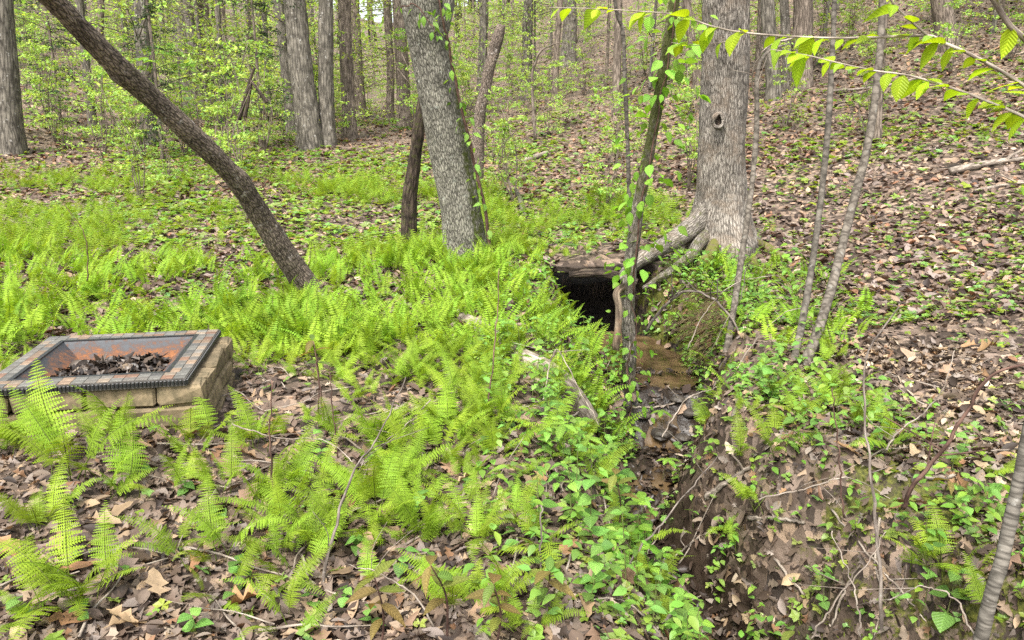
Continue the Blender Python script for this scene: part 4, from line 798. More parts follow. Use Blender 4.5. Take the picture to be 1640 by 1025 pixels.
for k in range(150):
    if k < 95: x, y = random.uniform(-1.7, .5), random.uniform(1.75, 3.3); lab = 'curled tan oak leaf '+near(x, y, FRONT); gr = 'oak leaves '+near(x, y, FRONT)
    else: x, y = random.uniform(1.2, 3.0), random.uniform(2.2, 4.8); lab = 'curled brown oak leaf '+near(x, y, RIGHT); gr = 'brown oak leaves '+near(x, y, RIGHT)
    if in_pit(np.array(x), np.array(y), .05): continue
    oak(x, y, random.uniform(.09, .16), lab, gr)

# ------------------------------------------------------------------ ferns
def frond(L, det, seed, npair=None, arch=1.0):
    g = np.random.default_rng(seed); npair = npair or (26, 17, 10)[2-det if det < 3 else 0]
    s = np.linspace(0, 1, 24); ang = R(8) + arch*R(62)*s**1.6; dy, dz = np.sin(ang), np.cos(ang); ds = L/23
    y = np.concatenate([[0], np.cumsum(dy[:-1]*ds)]); z = np.concatenate([[0], np.cumsum(dz[:-1]*ds)]); xw = .03*L*np.sin(s*3+seed)
    C = np.stack([xw, y, z], -1); Wm = L*g.uniform(.15, .2); Vs, F3, F4 = [], [], []; tn = []
    def add(p, c):
        Vs.append(p); tn.append(c); return len(Vs)-1
    s0 = .26
    for i in range(npair):
        t = s0 + (1-s0)*(i+.5)/npair; b = (t-s0)/(1-s0); P = np.array([np.interp(t, s, C[:, q]) for q in range(3)]); a = np.interp(t, s, ang)
        T = np.array([0, math.sin(a), math.cos(a)]); Nn = np.array([0, -math.cos(a), math.sin(a)])
        ln = Wm*(.55+.45*min(1, b/.22))*(1-b)**.75*(1.08 if b < .3 else 1) + .006
        for sd in (-1, 1):
            sw = g.normal(.25, .07); D = np.array([sd*math.cos(sw), 0, 0]) + T*math.sin(sw) - Nn*g.normal(.10, .12); D /= np.linalg.norm(D); Wd = np.cross(Nn, D); Wd /= np.linalg.norm(Wd); Wd = Wd*np.sign(Wd.dot(T)); dr = -np.array([0, 0, 1])*ln*.16
            wv = ln*(.10 if det == 2 else .115) + .004*L; c0 = .92 + g.uniform(-.08, .12); tip = P + D*ln + dr
            if det == 2:
                m = 7; ax = [add(P + D*ln*j/m + dr*(j/m)**2, c0*.9) for j in range(m)] + [add(tip, c0*1.05)]
                for j in range(m):
                    h_ = wv*1.25*(1-j/m)**.6
                    for q in (1, -1):
                        k = add(P + D*ln*(j+.85)/m + dr*((j+.5)/m)**2 + Wd*h_*q - Nn*.12*h_, c0*1.08); F3.append([ax[j], ax[j+1], k] if q*sd > 0 else [ax[j+1], ax[j], k])
            elif det == 1:
                k = [add(P, c0*.9), add(P + D*ln*.4 + Wd*wv*1.1 + dr*.2, c0), add(tip, c0*1.08), add(P + D*ln*.4 - Wd*wv*1.1 + dr*.2, c0)]; F4.append(k if sd > 0 else k[::-1])
            else:
                k = [add(P - T*wv, c0*.9), add(P + T*wv*.9, c0), add(tip, c0*1.08)]; F3.append(k)
    if det > 0:
        V, F, b_ = tube(C[::2], np.linspace(.0026, .0007, 12)*L/.45, 4 if det == 2 else 3)
        o_ = len(Vs); Vs += list(V); tn += [.55]*len(V); F4 += [list(q+o_) for q in F[0]]
    V = np.array(Vs); tn = np.array(tn); F = ([np.array(F4)] if F4 else []) + ([np.array(F3)] if F3 else [])
    col = FERN_C*tn[:, None]; st = tn == .55
    col[st] = (.13, .17, .03); return V, F, col
FR2 = [mk_mesh('frond', *(lambda q: (q[0], q[1], q[2]))(frond(1.0, 2, 10+k, arch=(.75, 1, 1.35, .9, 1.2, .6, 1.6, .85)[k])), smooth=False, mats=[M_FERN]) for k in range(8)]
FR1 = [frond(1.0, 1, 40+k, arch=(.7, 1, 1.2, .9)[k]) for k in range(4)]
FR0 = [frond(1.0, 0, 60+k, arch=(.7, 1, 1.2, .9)[k]) for k in range(4)]
def plant_tf(g, nf, size):
    out = []; a0 = g.uniform(0, 6.3)
    for k in range(nf): out.append((g.normal(0, .035), g.normal(0, .035), a0 + k*6.283/nf + g.normal(0, .5), g.normal(-.30, .22), g.normal(0, .16), size*g.uniform(.6, 1.15)))
    return out
def fern_tree(x, y, size, nf, label, group, face=None):
    t = thing('fern', label, 'fern', (x, y, hz(x, y)-.01), 0, group)
    for (fx, fy, yaw, pi_, ro, s) in plant_tf(rng, nf, size):
        if face is not None: yaw = face + random.gauss(0, .5)
        obj('frond', random.choice(FR2), t, M=Mx((fx, fy, 0), yaw, pi_, ro, s))
    return t
PLANT1 = []
for k in range(10):
    ps = []; gg = np.random.default_rng(70+k)
    for (fx, fy, yaw, pi_, ro, s) in plant_tf(gg, 5+k % 3, 1.0):
        V, F, c = FR1[gg.integers(4)]; A = rotm(yaw, pi_, ro)*s; ps.append((V @ A.T + [fx/.4, fy/.4, 0], F, c*gg.uniform(.85, 1.15)))
    V, F, c = join(ps); PLANT1.append(mk_mesh('fern', V, F, tint=c, smooth=False, mats=[M_FERN]))
# single ferns one can point at
GF = 'ferns standing apart in the litter'
for (px, py, s, nf, lab) in ((120, 960, .42, 8, 'big arching fern clump at the lower corner in front of the pit'), (60, 860, .34, 5, 'low fern behind the big arching clump at the lower corner'), (120, 770, .58, 7, 'tallest fern standing right before the fire pit blocks'), (190, 720, .48, 6, 'tall fern leaning over the fire pit blocks'), (60, 700, .45, 4, 'fern at the frame edge before the fire pit blocks'), (200, 800, .4, 5, 'bushy fern just below the fire pit blocks'), (320, 720, .38, 5, 'fern at the open corner of the fire pit blocks'), (290, 790, .34, 4, 'fern in litter below the corner of the fire pit blocks'), (350, 790, .36, 5, 'fern beside the dark thin stem below the pit'), (300, 900, .36, 4, 'narrow fern in the litter below the pit corner'), (340, 960, .30, 3, 'small fern near the bottom edge below the narrow fern'), (435, 900, .30, 4, 'small fern beside the grey forked twig at the front'), (20, 1040, .34, 3, 'fern cut by the bottom corner of the view'), (455, 1030, .3, 3, 'fern with one long frond at the bottom edge'), (600, 950, .33, 2, 'lone upright fern frond among tan leaves at the front'), (610, 830, .40, 5, 'spreading fern in the middle of the foreground'), (765, 880, .34, 3, 'fern with one broad upright frond by the stream herbs'), (700, 870, .26, 3, 'small fern beside the broad upright frond'), (740, 985, .3, 5, 'fern hidden behind bronze leaved shoots at the bottom edge'), (860, 1010, .28, 5, 'fern among green herbs at the bottom edge'), (1225, 820, .4, 4, 'tall pale fern on the right bank below the twin saplings'), (1245, 730, .36, 5, 'fern at the foot of the twin saplings'), (1180, 740, .3, 5, 'spreading fern at the right edge of the stream'), (1410, 720, .34, 6, 'wide fern alone on the right slope litter'), (1510, 930, .36, 5, 'narrow fern on the mossy bank at the lower right'), (1175, 870, .24, 3, 'small low fern below the tall pale fern'), (1590, 770, .2, 3, 'tiny fern beside the banded sapling'), (1290, 640, .3, 5, 'fern behind the twin saplings on the bank'), (955, 335, .62, 7, 'large fern clump beyond the stream hole'), (872, 560, .36, 5, 'full fern on the bank left of the stream hole'), (460, 790, .36, 5, 'fern right of the dark thin stem'), (1600, 1000, .26, 3, 'fern behind the foot of the banded sapling')):
    p = ground(px, min(py, 1022)); x, y = p[0], p[1]
    if in_pit(np.array(x), np.array(y), .06): y = 3.02
    fern_tree(x, y, s*.86, nf*2 if nf > 4 and y < 2.6 else nf+1, lab, GF)
for (x, y, s, nf) in ((.3, 7.25, .26, 5), (.42, 7.5, .3, 6), (.62, 7.75, .28, 5), (.85, 7.9, .26, 5), (.5, 7.12, .2, 4), (1.15, 7.6, .24, 5), (.75, 7.4, .18, 4)):
    t = fern_tree(x, y, s, nf, 'fern rooted on the earth roof of the stream hole', 'ferns on the hole roof'); t.location.z = max(t.location.z, float(roof_z(np.array([x]), np.array([y]))[0])-.01)
# the fern bed, nearest first
LMK = [(-.55, 2.65, 'around the spreading fern in the foreground', 'the spreading fern'), (-1.0, 2.3, 'in the litter behind the big corner clump', 'the corner clump'), (-.1, 2.9, 'between bare grey stem and stream herbs', 'the herb edge'), (1.5, 3.7, 'on the right bank by the wide lone fern', 'the right bank'), (1.45, 5.0, 'on the bank between pool and twin saplings', 'the pool bank'), (-1.2, 3.0, 'near the open corner of the fire pit', 'the fire pit corner'), (-1.0, 3.9, 'beside the fire pit blocks', 'the fire pit side'), (-1.9, 4.6, 'just behind the fire pit', 'the back of the fire pit'), (-3.2, 5.2, 'at the view edge behind the fire pit', 'the bed beyond the pit'),
       (-1.7, 6.3, 'around the foot of the leaning trunk', 'the leaning trunk'), (-1.0, 5.2, 'before the foot of the leaning trunk', 'the ground before the leaning trunk'), (-.5, 7.2, 'around the foot of the thick grey trunk', 'the thick grey trunk'), (-.6, 3.6, 'by the thin reddish stems', 'the reddish stems'),
       (-.1, 4.8, 'by the upper end of the decaying log', 'the decaying log'), (.35, 4.0, 'by the lower end of the decaying log', 'the foot of the decaying log'), (.3, 6.4, 'on the bank beside the stream hole', 'the stream hole'), (-.3, 5.9, 'between grey trunk and decaying log', 'the middle of the slope'),
       (1.9, 8.6, 'behind the thick tan trunk', 'the back of the tan trunk'), (.9, 9.2, 'on the flat beyond the stream hole', 'the flat beyond the hole'), (2.3, 6.6, 'on the bank before the thick tan trunk', 'the tan trunk bank'), (-.2, 3.2, 'by the grey bare stem at the front', 'the grey bare stem'), (-2.9, 6.8, 'in the open bed left of the leaning trunk', 'the open fern bed')]
def zone(x, y):
    a = min(LMK, key=lambda q: (q[0]-x)**2+(q[1]-y)**2); return 'bright green fern '+a[2], 'ferns at '+a[3]
cand = []
x = rng.uniform(-11, 2.6, 35000); y = rng.uniform(2.0, 14.5, 35000); xc, zf, hw, bl, br = chan(y)
dens = (.34 + 1.3*fbm(x*.8+3, y*.8, o=3))
left = x < xc - hw - .12
dn = np.where(left, np.clip(dens+.25, .0, 1)*sm(13.2, 11, y+.12*x)*sm(1.8, 2.6, y)*np.where(y < 4.9, np.where((x > -1.3) & (y > 2.7), 1.6, 1.35), .85)*sm(.1, -.3, x-xc+hw+.08), 0)
dn = np.where(left & (x > -.05) & (y < 4.6), dn*.22, dn)
dn = np.where((y > 8.2) & (y < 10.5) & (x > .2) & (x < 2.6), .55*np.clip(dens+.1, 0, 1), dn)
dn = np.where((x > xc+hw+.2) & (x < xc+hw+1.0) & (y > 3.2) & (y < 6.6), .22, dn)
dn = np.where((x > 1.7) & (x < 2.9) & (y > 5.0) & (y < 8.2), .10, dn)
dn = np.where((x > .1) & (y > 5.5) & (y < 7.3) & left, dn*.25, dn)
dn = np.where(in_pit(x, y, .10) | (np.abs(x) > .76*y+.4) | ((x+.45)**2+(y-7.25)**2 < .1), 0, dn)
ok = rng.random(len(x)) < dn*.30*np.where(y > 7, .9, 1.0); x, y = x[ok], y[ok]; o_ = np.argsort(y); x, y = x[o_], y[o_]
NB, NS = 210, 268
for k in range(min(NS, len(x))):
    lab, gr = zone(x[k], y[k]); s = random.uniform(.16, .34)
    if k < NB: fern_tree(x[k], y[k], s, random.choice((4, 5, 5, 6)), lab, gr)
    else: o = obj('fern', random.choice(PLANT1), M=Mx((x[k], y[k], hz(x[k], y[k])-.01), random.uniform(0, 6.3), 0, 0, s)); tag(o, lab, 'fern', gr)
def fern_mass(x, y, FRS, nf, name, label):
    n = len(x)*nf; X_, Y_ = np.repeat(x, nf)+rng.normal(0, .07, n), np.repeat(y, nf)+rng.normal(0, .07, n); T = np.stack([X_, Y_, HT(X_, Y_)-.01], -1)
    A = rotm(rng.uniform(0, 6.3, n), rng.normal(-.22, .22, n), rng.normal(0, .18, n))*(rng.uniform(.18, .38, n))[:, None, None]; w = rng.integers(0, 4, n); ps = []
    for k in range(4):
        m = w == k; tl = rng.uniform(.8, 1.18, (m.sum(), 1))*np.stack([rng.uniform(.9, 1.15, m.sum()), np.ones(m.sum()), np.ones(m.sum())], -1); V, F, c = FRS[k]; kk = len(T[m])
        W_, G, _ = stamp(V, F, A[m], T[m], np.ones((kk, 3))); ps.append((W_, G, (c[None]*tl[:, None]).reshape(-1, 3)))
    V, F, c = join(ps); return tag(obj(name, mk_mesh(name, V, F, tint=c, smooth=False, mats=[M_FERN])), label, kind='stuff')
m = (np.arange(len(x)) >= NS); mid_ = m & (y < 7.6); far_ = m & (y >= 7.6)
fern_mass(x[mid_], y[mid_], FR1, 5, 'fern_bed', 'dense bed of bright hay scented ferns across the middle ground')
fern_mass(x[far_], y[far_], FR0, 7, 'fern_bed', 'far bed of bright ferns below the valley trees')

# ------------------------------------------------------------------ herbs, shoots, seedlings
STEMS = []
for k in range(4):
    V, F, b = tube(spline([(0, 0, -.02), (.01*(k-1), .01, .12), (.03*(k-1.5), .02, .3)], 8), np.linspace(.0032, .0014, 8), 5); STEMS.append(mk_mesh('stem', V, F, mats=[M_STEM]))
def herb(x, y, kind, h, nodes, label, group, sc=1.0, name='herb', cat='herb'):
    k = random.randrange(4); t = thing(name, label, cat, (x, y, hz(x, y)), random.uniform(0, 6.3), group); f = h/.3
    obj('stem', STEMS[k], t, M=Matrix.Scale(f, 4))
    for i in range(nodes):
        u = (i+1.0)/nodes; zz = h*u; px_ = .03*(k-1.5)*f*u*u; a = i*1.57 + random.gauss(0, .3)
        for q in ((0, math.pi) if i < nodes-1 or nodes < 3 else (0, 2.1, 4.2)):
            add_leaf(t, kind, (px_, .02*f*u, zz), a+q, random.uniform(-.35, .35), random.gauss(0, .2), sc*random.uniform(.75, 1.2)*(1.1-.25*u))
    return t
def palmate(x, y, h, n, label, group, sc=1.0):
    t = thing('creeper', label, 'creeper plant', (x, y, hz(x, y)), random.uniform(0, 6.3), group); obj('stem', STEMS[0], t, M=Matrix.Scale(h/.3, 4))
    for i in range(n): add_leaf(t, 'palm', (-.03*1.5*h/.3, .02*h/.3, h), (i-(n-1)/2)*2*math.pi/(n+.8), random.uniform(-.3, .05), 0, sc*random.uniform(.8, 1.2))
for k in range(176):     # left stream bank
    y = random.uniform(1.9, 4.6) if k < 130 else random.uniform(4.5, 6.9); xc, _, hw, bl, _ = chan(y); x = xc - hw - random.uniform(.0, bl+.3)*random.random()**.6
    herb(x, y, random.choice(('herb', 'herb', 'vine', 'heart')), random.uniform(.12, .3), random.choice((2, 3, 4)), 'green leafy herb '+near(x, y, BANK), 'herbs '+near(x, y, BANK), random.uniform(.55, 1.1))
for k in range(88):     # right stream bank
    y = random.uniform(2.2, 7.4); xc, _, hw, _, br = chan(y); x = xc + hw + random.uniform(.05, br+.45)
    herb(x, y, random.choice(('herb', 'herb', 'heart')), random.uniform(.1, .24), random.choice((2, 3)), 'small green herb '+near(x, y, RIGHT), 'small herbs '+near(x, y, RIGHT), random.uniform(.7, 1.15))
for k in range(48):     # under the roots and over the hole
    if k < 26: x, y = random.uniform(1.2, 2.5), random.uniform(5.9, 6.9); zz = None
    else: x, y = random.uniform(.35, 1.2), random.uniform(7.1, 8.0)
    t = herb(x, y, random.choice(('herb', 'vine', 'heart')), random.uniform(.12, .26), random.choice((2, 3)), 'green herb growing among the roots of the thick tan trunk' if k < 26 else 'green herb growing on the earth roof of the stream hole', 'herbs among the tan tree roots' if k < 26 else 'herbs over the stream hole', 1.0)
    if k >= 26: t.location.z = max(t.location.z, float(roof_z(np.array([x]), np.array([y]))[0]))
for k in range(26):     # front litter
    x, y = random.uniform(-1.5, .3), random.uniform(1.9, 3.4)
    if in_pit(np.array(x), np.array(y), .05): continue
    herb(x, y, 'heart', random.uniform(.04, .1), 2, 'small dark green seedling '+near(x, y, FRONT), 'seedlings '+near(x, y, FRONT), random.uniform(.7, 1), 'seedling', 'seedling')
for k in range(46):     # right slope
    x, y = random.uniform(1.5, 4.6), random.uniform(2.6, 6.5)
    herb(x, y, random.choice(('heart', 'herb')), random.uniform(.05, .14), random.choice((1, 2)), 'tiny green seedling '+near(x, y, RIGHT), 'tiny seedlings '+near(x, y, RIGHT), random.uniform(.6, .95), 'seedling', 'seedling')
for (px, py, h, n, lab) in ((1060, 775, .16, 5, 'five leaved creeper over the wet stream bed'), (1010, 735, .2, 5, 'five leaved creeper at the edge of the wet stream bed'), (955, 780, .22, 5, 'large five leaved creeper among the bank herbs'), (900, 760, .2, 5, 'five leaved creeper above the bank herbs'), (985, 900, .14, 5, 'low five leaved creeper by the narrow dark water'), (1050, 700, .18, 4, 'creeper beside the little stream fall')):
    p = ground(px, py); palmate(p[0], p[1], h, n, lab, 'creepers by the stream', 1.15)
# smaller herbs between them, past counting: one mass of opposite leaves
n = 420; y = np.where(np.arange(n) < 300, rng.uniform(1.8, 4.8, n), rng.uniform(4.6, 7.0, n)); xc, _, hw, bl, br = chan(y); sdv = rng.random(n) < .72; x = np.where(sdv, xc-hw-rng.uniform(0, 1, n)*(bl+.35), xc+hw+.05+rng.uniform(0, 1, n)*(br+.4)); x = np.concatenate([x, rng.uniform(1.35, 2.0, 230)]); y = np.concatenate([y, rng.uniform(5.2, 6.95, 230)]); x = np.concatenate([x, rng.uniform(.95, 1.9, 120)]); y = np.concatenate([y, rng.uniform(2.4, 4.6, 120)]); n += 350; T, A, cc = [], [], []
for i in range(n):
    h = random.uniform(.07, .24); a0 = random.uniform(0, 6.3); zb = hz(x[i], y[i]); tone = random.uniform(.7, 1.3)
    for q in range(random.choice((2, 3, 4))):
        for w in (0, math.pi):
            T.append((x[i]+random.gauss(0, .012), y[i]+random.gauss(0, .012), zb+h*(q+1)/3.5)); A.append((a0+q*1.57+w+random.gauss(0, .3), random.uniform(-.4, .4), random.gauss(0, .25), random.uniform(.026, .052))); cc.append(LEAF_C*tone*np.array((random.uniform(.85, 1.3), 1, random.uniform(.7, 1.3))))
A = np.array(A); Vd, Fd = blade(1, .6, n=5, fold=.2, droop=.25, peak=.38); W_, G, c = stamp(Vd, Fd, rotm(A[:, 0], A[:, 1], A[:, 2])*A[:, 3][:, None, None], np.array(T), np.array(cc)); tag(obj('herb_layer', mk_mesh('herb_layer', W_, G, tint=c, mats=[M_LEAF])), 'low tangle of small green herbs on both stream banks', kind='stuff')
# bronze young shoots near the camera
for (px, py, y, lab) in ((690, 905, 1.75, 'bronze green shoot with long leaves at the bottom centre'), (790, 935, 1.7, 'bronze shoot with four long leaves at the bottom edge'), (600, 925, 1.65, 'bronze shoot reaching over tan leaves at the bottom edge'), (880, 915, 1.9, 'bronze shoot among the green herbs at the bottom'), (985, 760, 2.7, 'orange tipped young shoot above the bank herbs'), (930, 700, 3.1, 'orange tipped young shoot on the fern bank'), (1270, 1010, 2.1, 'bronze shoot by the wet litter at the bottom edge'), (500, 545, 3.4, 'yellow tipped young shoot standing over the ferns'), (1520, 770, 2.6, 'bronze shoot on the right bank by the banded sapling')):
    tp = at_y(px, py, y); b0 = np.array([tp[0]+random.uniform(-.05, .05), tp[1]+.12, 0]); b0[2] = hz(b0[0], b0[1]); t = thing('young_shoot', lab, 'shoot', b0, 0, 'bronze leaved young shoots')
    V, F, b = tube(spline([(0, 0, -.02), tuple((tp-b0)*.5+[.02, 0, .02]), tuple(tp-b0)], 12), np.linspace(.004, .0018, 12), 6); obj('stem', mk_mesh('stem', V, F, bark=b, mats=[M_TWIG]), t)
    for i in range(7):
        f = 1 - (i//2)*.16; q = (tp-b0)*f + np.array([.02, 0, .02])*math.sin(math.pi*f)*.7; add_leaf(t, 'bronze', q, i*2.6+random.gauss(0, .3), random.uniform(-.35, .5), random.gauss(0, .25), random.uniform(.75, 1.1))
# tiny ground cover
CV = []
for k in range(4):
    ps = []
    for i in range(4 + k % 2):
        V, F = blade(.5, .42, n=3, fold=.2, droop=.1); A = rotm(i*6.283/(4+k % 2)+g.normal(0, .3), g.uniform(-.1, .5), g.normal(0, .2)); V = V @ A.T; V[:, 2] += .35*(k+1)/4; ps.append((V, F, np.zeros((len(V), 3))))
    V, F, _ = join(ps); CV.append((V, F))
CVF = []
for k in range(4):
    ps = []
    for i in range(5):
        A = rotm(i*1.2566+g.normal(0, .3), g.uniform(-.1, .5), g.normal(0, .2)); V = np.array([(0, 0, 0), (-.2, .22, .05), (0, .5, -.02), (.2, .22, .05)]) @ A.T; V[:, 2] += .35*(k+1)/4; ps.append((V, [np.array([[0, 3, 2, 1]])], np.zeros((4, 3))))
    V, F, _ = join(ps); CVF.append((V, F))
def cover(n, y0, y1, size, name, label, fn, pw=1.2):
    CT = CV if y0 < 5 else CVF
    x, y = scatter(n, y0, y1, pw); xc, zf, hw, bl, br = chan(y); keep = (fn(x, y) > rng.random(n)) & ~in_pit(x, y) & ~((np.abs(x-xc) < hw+.06) & (y < 8.4)); x, y = x[keep], y[keep]; n = len(x)
    c = np.array((.22, .37, .065))*rng.uniform(.7, 1.25, (n, 1))*np.stack([rng.uniform(.8, 1.4, n), np.ones(n), rng.uniform(.6, 1.8, n)], -1); A = rotm(rng.uniform(0, 6.3, n), rng.normal(0, .2, n), rng.normal(0, .2, n))*(size*rng.uniform(.5, 1.4, n))[:, None, None]
    T = np.stack([x, y, HT(x, y)+.01], -1); w = rng.integers(0, 4, n); ps = [stamp(CT[k][0], CT[k][1], A[w == k], T[w == k], c[w == k]) for k in range(4)]
    V, F, cc = join(ps); return tag(obj(name, mk_mesh(name, V, F, tint=cc, smooth=False, mats=[M_LEAF])), label, kind='stuff')
patch = lambda x, y, f, lo, hi: sm(lo, hi, fbm(x*f+5, y*f, o=3))
cover(5200, 1.8, 6, .05, 'ground_cover', 'tiny green seedlings over the near litter', lambda x, y: .08 + .7*patch(x, y, 1.4, .0, .5)*(x > .2) + .55*(np.abs(x-chan(y)[0]) < .9))
cover(30000, 5, 14, .06, 'ground_cover', 'small green seedlings over the right slope', lambda x, y: .08 + .7*patch(x, y, .8, .0, .45) + .22*((x > 1.4) & (y < 8)) - .3*((x > 2) & (y > 9)))
cover(12000, 8.5, 17, .11, 'ground_cover', 'low leafy plants between the fern bed and the valley trees', lambda x, y: np.where(x < np.interp(y, [8, 15], [2.4, 1.0]), .25+.75*patch(x, y, .6, -.3, .2), .1))
cover(36000, 10, 45, .12, 'ground_cover', 'green ground plants under the far trees', lambda x, y: .10 + .8*patch(x, y, .35, -.15, .35)*np.where(x > np.interp(y, [8, 25, 45, 70], [1.9, -2, -8, -16])+1, .4, 1))

# grass and hanging roots on the bank by the pool
def strands(name, label, n, fn, col, L, w=.0035, kind='stuff', cat=None):
    ps = []
    for k in range(n):
        p, d = fn(k); l = L*random.uniform(.6, 1.2); s = np.linspace(0, 1, 5)[:, None]; Pp = np.array(p)+np.array(d)*l*s+np.array([0, 0, -.55])*l*s*s; sd = np.array([-d[1], d[0], 0])*w; V = np.stack([Pp-sd*(1-s*.8), Pp+sd*(1-s*.8)], 1).reshape(-1, 3); i = np.arange(4)[:, None]*2; ps.append((V, [np.hstack([i, i+1, i+3, i+2])], np.tile(np.array(col)*random.uniform(.6, 1.3), (10, 1))))
    V, F, c = join(ps); return tag(obj(name, mk_mesh(name, V, F, tint=c, mats=[M_FERN])), label, cat, kind=kind)
def bank_pt(k):
    y = random.uniform(5.4, 6.3); xc, _, hw, _, br = chan(y); x = xc + hw + random.uniform(.16, .36); return (x, y, hz(x, y)+.01), (-random.uniform(.5, 1), random.uniform(-.7, -.1), .5)
strands('hanging_grass', 'tan dead grass and rootlets drooping over the brown pool', 300, bank_pt, (.19, .14, .08), .34)
def lip_pt(k):
    x = random.uniform(.45, 1.35); y = 7.0 + random.uniform(-.04, .06); return (x, y, float(roof_z(np.array([x]), np.array([7.03]))[0])-random.uniform(.06, .13)), (random.gauss(0, .25), -.25, -.6)
strands('hanging_rootlets', 'thin dark rootlets hanging from the earth lip of the stream hole', 130, lip_pt, (.06, .042, .028), .13, .0022)
def tuft_pt(k):
    y = random.uniform(6.3, 7.0); x = random.uniform(1.35, 1.75); return (x, y, hz(x, y)), (random.gauss(0, .5), random.gauss(-.3, .4), 1)
strands('grass_tuft', 'green grass tufts on the bank under the tan tree', 420, tuft_pt, (.11, .2, .035), .18)
# moss cushions on the right bank
ps = []; mV, mF = [], []
for k in range(2600):
    x, y = random.uniform(1.1, 2.5), random.uniform(1.8, 3.7)
    if fbm(np.array(x*2.2), np.array(y*2.2), o=3) < .06: continue
    for q in range(4): ps.append((x+random.gauss(0, .03), y+random.gauss(0, .03)))
if ps:
    a = np.array(ps); n = len(a); Vd, Fd = blade(1, .35, n=3, fold=.3, droop=.3); A = rotm(rng.uniform(0, 6.3, n), rng.uniform(.3, 1.3, n), rng.normal(0, .3, n))*rng.uniform(.012, .024, n)[:, None, None]
    W_, G, cc = stamp(Vd, Fd, A, np.column_stack([a, HT(a[:, 0], a[:, 1])]), np.array((.10, .115, .012))*rng.uniform(.6, 1.4, (n, 1))); tag(obj('moss', mk_mesh('moss', W_, G, tint=cc, mats=[M_FERN])), 'yellow green moss cushions on the right bank', kind='stuff')

# wet leaves along the stream bed
n = 900; y = rng.uniform(3.0, 5.75, n); xc, zf, hw, _, _ = chan(y); x = xc + rng.normal(0, 1, n)*(hw+.12)*.7; kp = (y < 5.05) | ((y > 5.1) & (y < 5.3)) | ((y > 5.58) & (y < 5.7)); x, y = x[kp], y[kp]; n = len(x)
T = np.stack([x, y, HT(x, y)+rng.uniform(.004, .03, n)+np.where((y > 5.5), .05, 0)], -1); A = align(nrm(x, y)) @ rotm(rng.uniform(0, 6.3, n), rng.normal(0, .25, n), rng.normal(0, .25, n))*rng.uniform(.04, .09, n)[:, None, None]; cc = dead_cols(n, (.5, .25, .12, .06, .03, .02, .01, .01, .01))*.8; ps = []; wh = rng.integers(0, 10, n)
for k in range(10): ps.append(stamp(DEADV[k][0], DEADV[k][1], A[wh == k], T[wh == k], cc[wh == k]))
V, F, c = join(ps); tag(obj('wet_leaves', mk_mesh('wet_leaves', V, F, tint=c, mats=[M_WET])), 'dark wet leaves matted along the stream bed', kind='stuff')

# stones in the stream
M_STONE = plain('wet_stone', (.075, .062, .05), .5, scale=9, c2=(.025, .021, .018), bump=.9, spec=.4)
def stone(px, py, s, lab, sq=.42):
    p = ground(px, py); th = np.linspace(0, math.pi, 9); ph = np.arange(14)*2*math.pi/14; V = np.array([(math.sin(a)*math.cos(b), math.sin(a)*math.sin(b), math.cos(a)*sq) for a in th for b in ph]); V *= (1+.55*fbm(V[:, 0]*1.3+px, V[:, 1]*1.3, V[:, 2]*1.3, o=3))[:, None]*s*.8
    i = np.arange(8)[:, None]*14; j = np.arange(14)[None]; F = np.stack([i+j, i+14+j, i+14+(j+1) % 14, i+(j+1) % 14], -1).reshape(-1, 4); tag(obj('stone', mk_mesh('stone', V, [F], smooth=False, mats=[M_STONE]), loc=p+[0, 0, -s*.05]), lab, 'stone', 'stones in the stream')
for a in ((1060, 692, .11, 'wet dark stone at the lip of the little stream fall'), (1095, 705, .08, 'smaller wet stone beside the little stream fall'), (1030, 665, .07, 'grey stone between pool and stream fall'), (1085, 640, .07, 'stone at the pool edge under the bank'), (1110, 665, .09, 'black stone in the dark hollow below the pool'), (1035, 720, .06, 'flat stone on the wet stream bed')): stone(*a)

# ------------------------------------------------------------------ sticks, twigs, bare stems
def stick(name, label, pts, r0, r1, mat, cat='stick', group=None, n=8, side=0):
    """pts: (px, py, y) standing free, or (px, py) lying on the ground"""
    P = [at_y(*a) if len(a) == 3 else ground(*a)+[0, 0, r0*1.2] for a in pts]; P = spline(np.array(P), 36); c = P[0].copy(); Q_ = P-c; Q_ += .006*np.stack([fbm(np.arange(36)*.5+P[0, 0]*9, np.full(36, i*7.), o=2) for i in range(3)], -1)
    ps = [tube(Q_, np.linspace(r0, r1, 36), n)]
    for k in range(side):
        i = random.randrange(8, 32); d = np.array([random.gauss(0, 1), random.gauss(0, .4), random.uniform(-.2, .9)]); d /= np.linalg.norm(d); l = random.uniform(.08, .25); ps.append(tube(spline([Q_[i], Q_[i]+d*l*.5+[0, 0, .01], Q_[i]+d*l+[random.gauss(0, .03), 0, .02]], 8), np.linspace(r1*.9, r1*.4, 8), 5))
    V, F, b = join(ps); return tag(obj(name, mk_mesh(name, V, F, tint=np.zeros((len(V), 3)), bark=b, mats=[mat]), loc=c), label, cat, group)
G1, G2 = 'bare stems standing in the foreground', 'dead sticks on the ground'
stick('bare_shoot', 'thin grey bare stem crossing the fern foreground from the bottom edge', [(500, 1024, 2.05), (530, 870, 2.25), (562, 765, 2.5), (610, 690, 2.8), (650, 605, 3.1)], .0065, .002, M_GREYSTEM, 'shoot', G1, side=3)
stick('dark_shoot', 'thin dark upright stem below the fire pit corner', [(446, 850, 2.6), (436, 760, 2.6), (432, 690, 2.6), (436, 610, 2.6)], .005, .002, M_TWIG, 'shoot', G1)
stick('dark_shoot', 'thin reddish stem with yellow tip above the ferns', [(525, 720, 3.3), (515, 640, 3.3), (508, 590, 3.3), (503, 548, 3.3)], .005, .002, M_TWIG, 'shoot', G1)
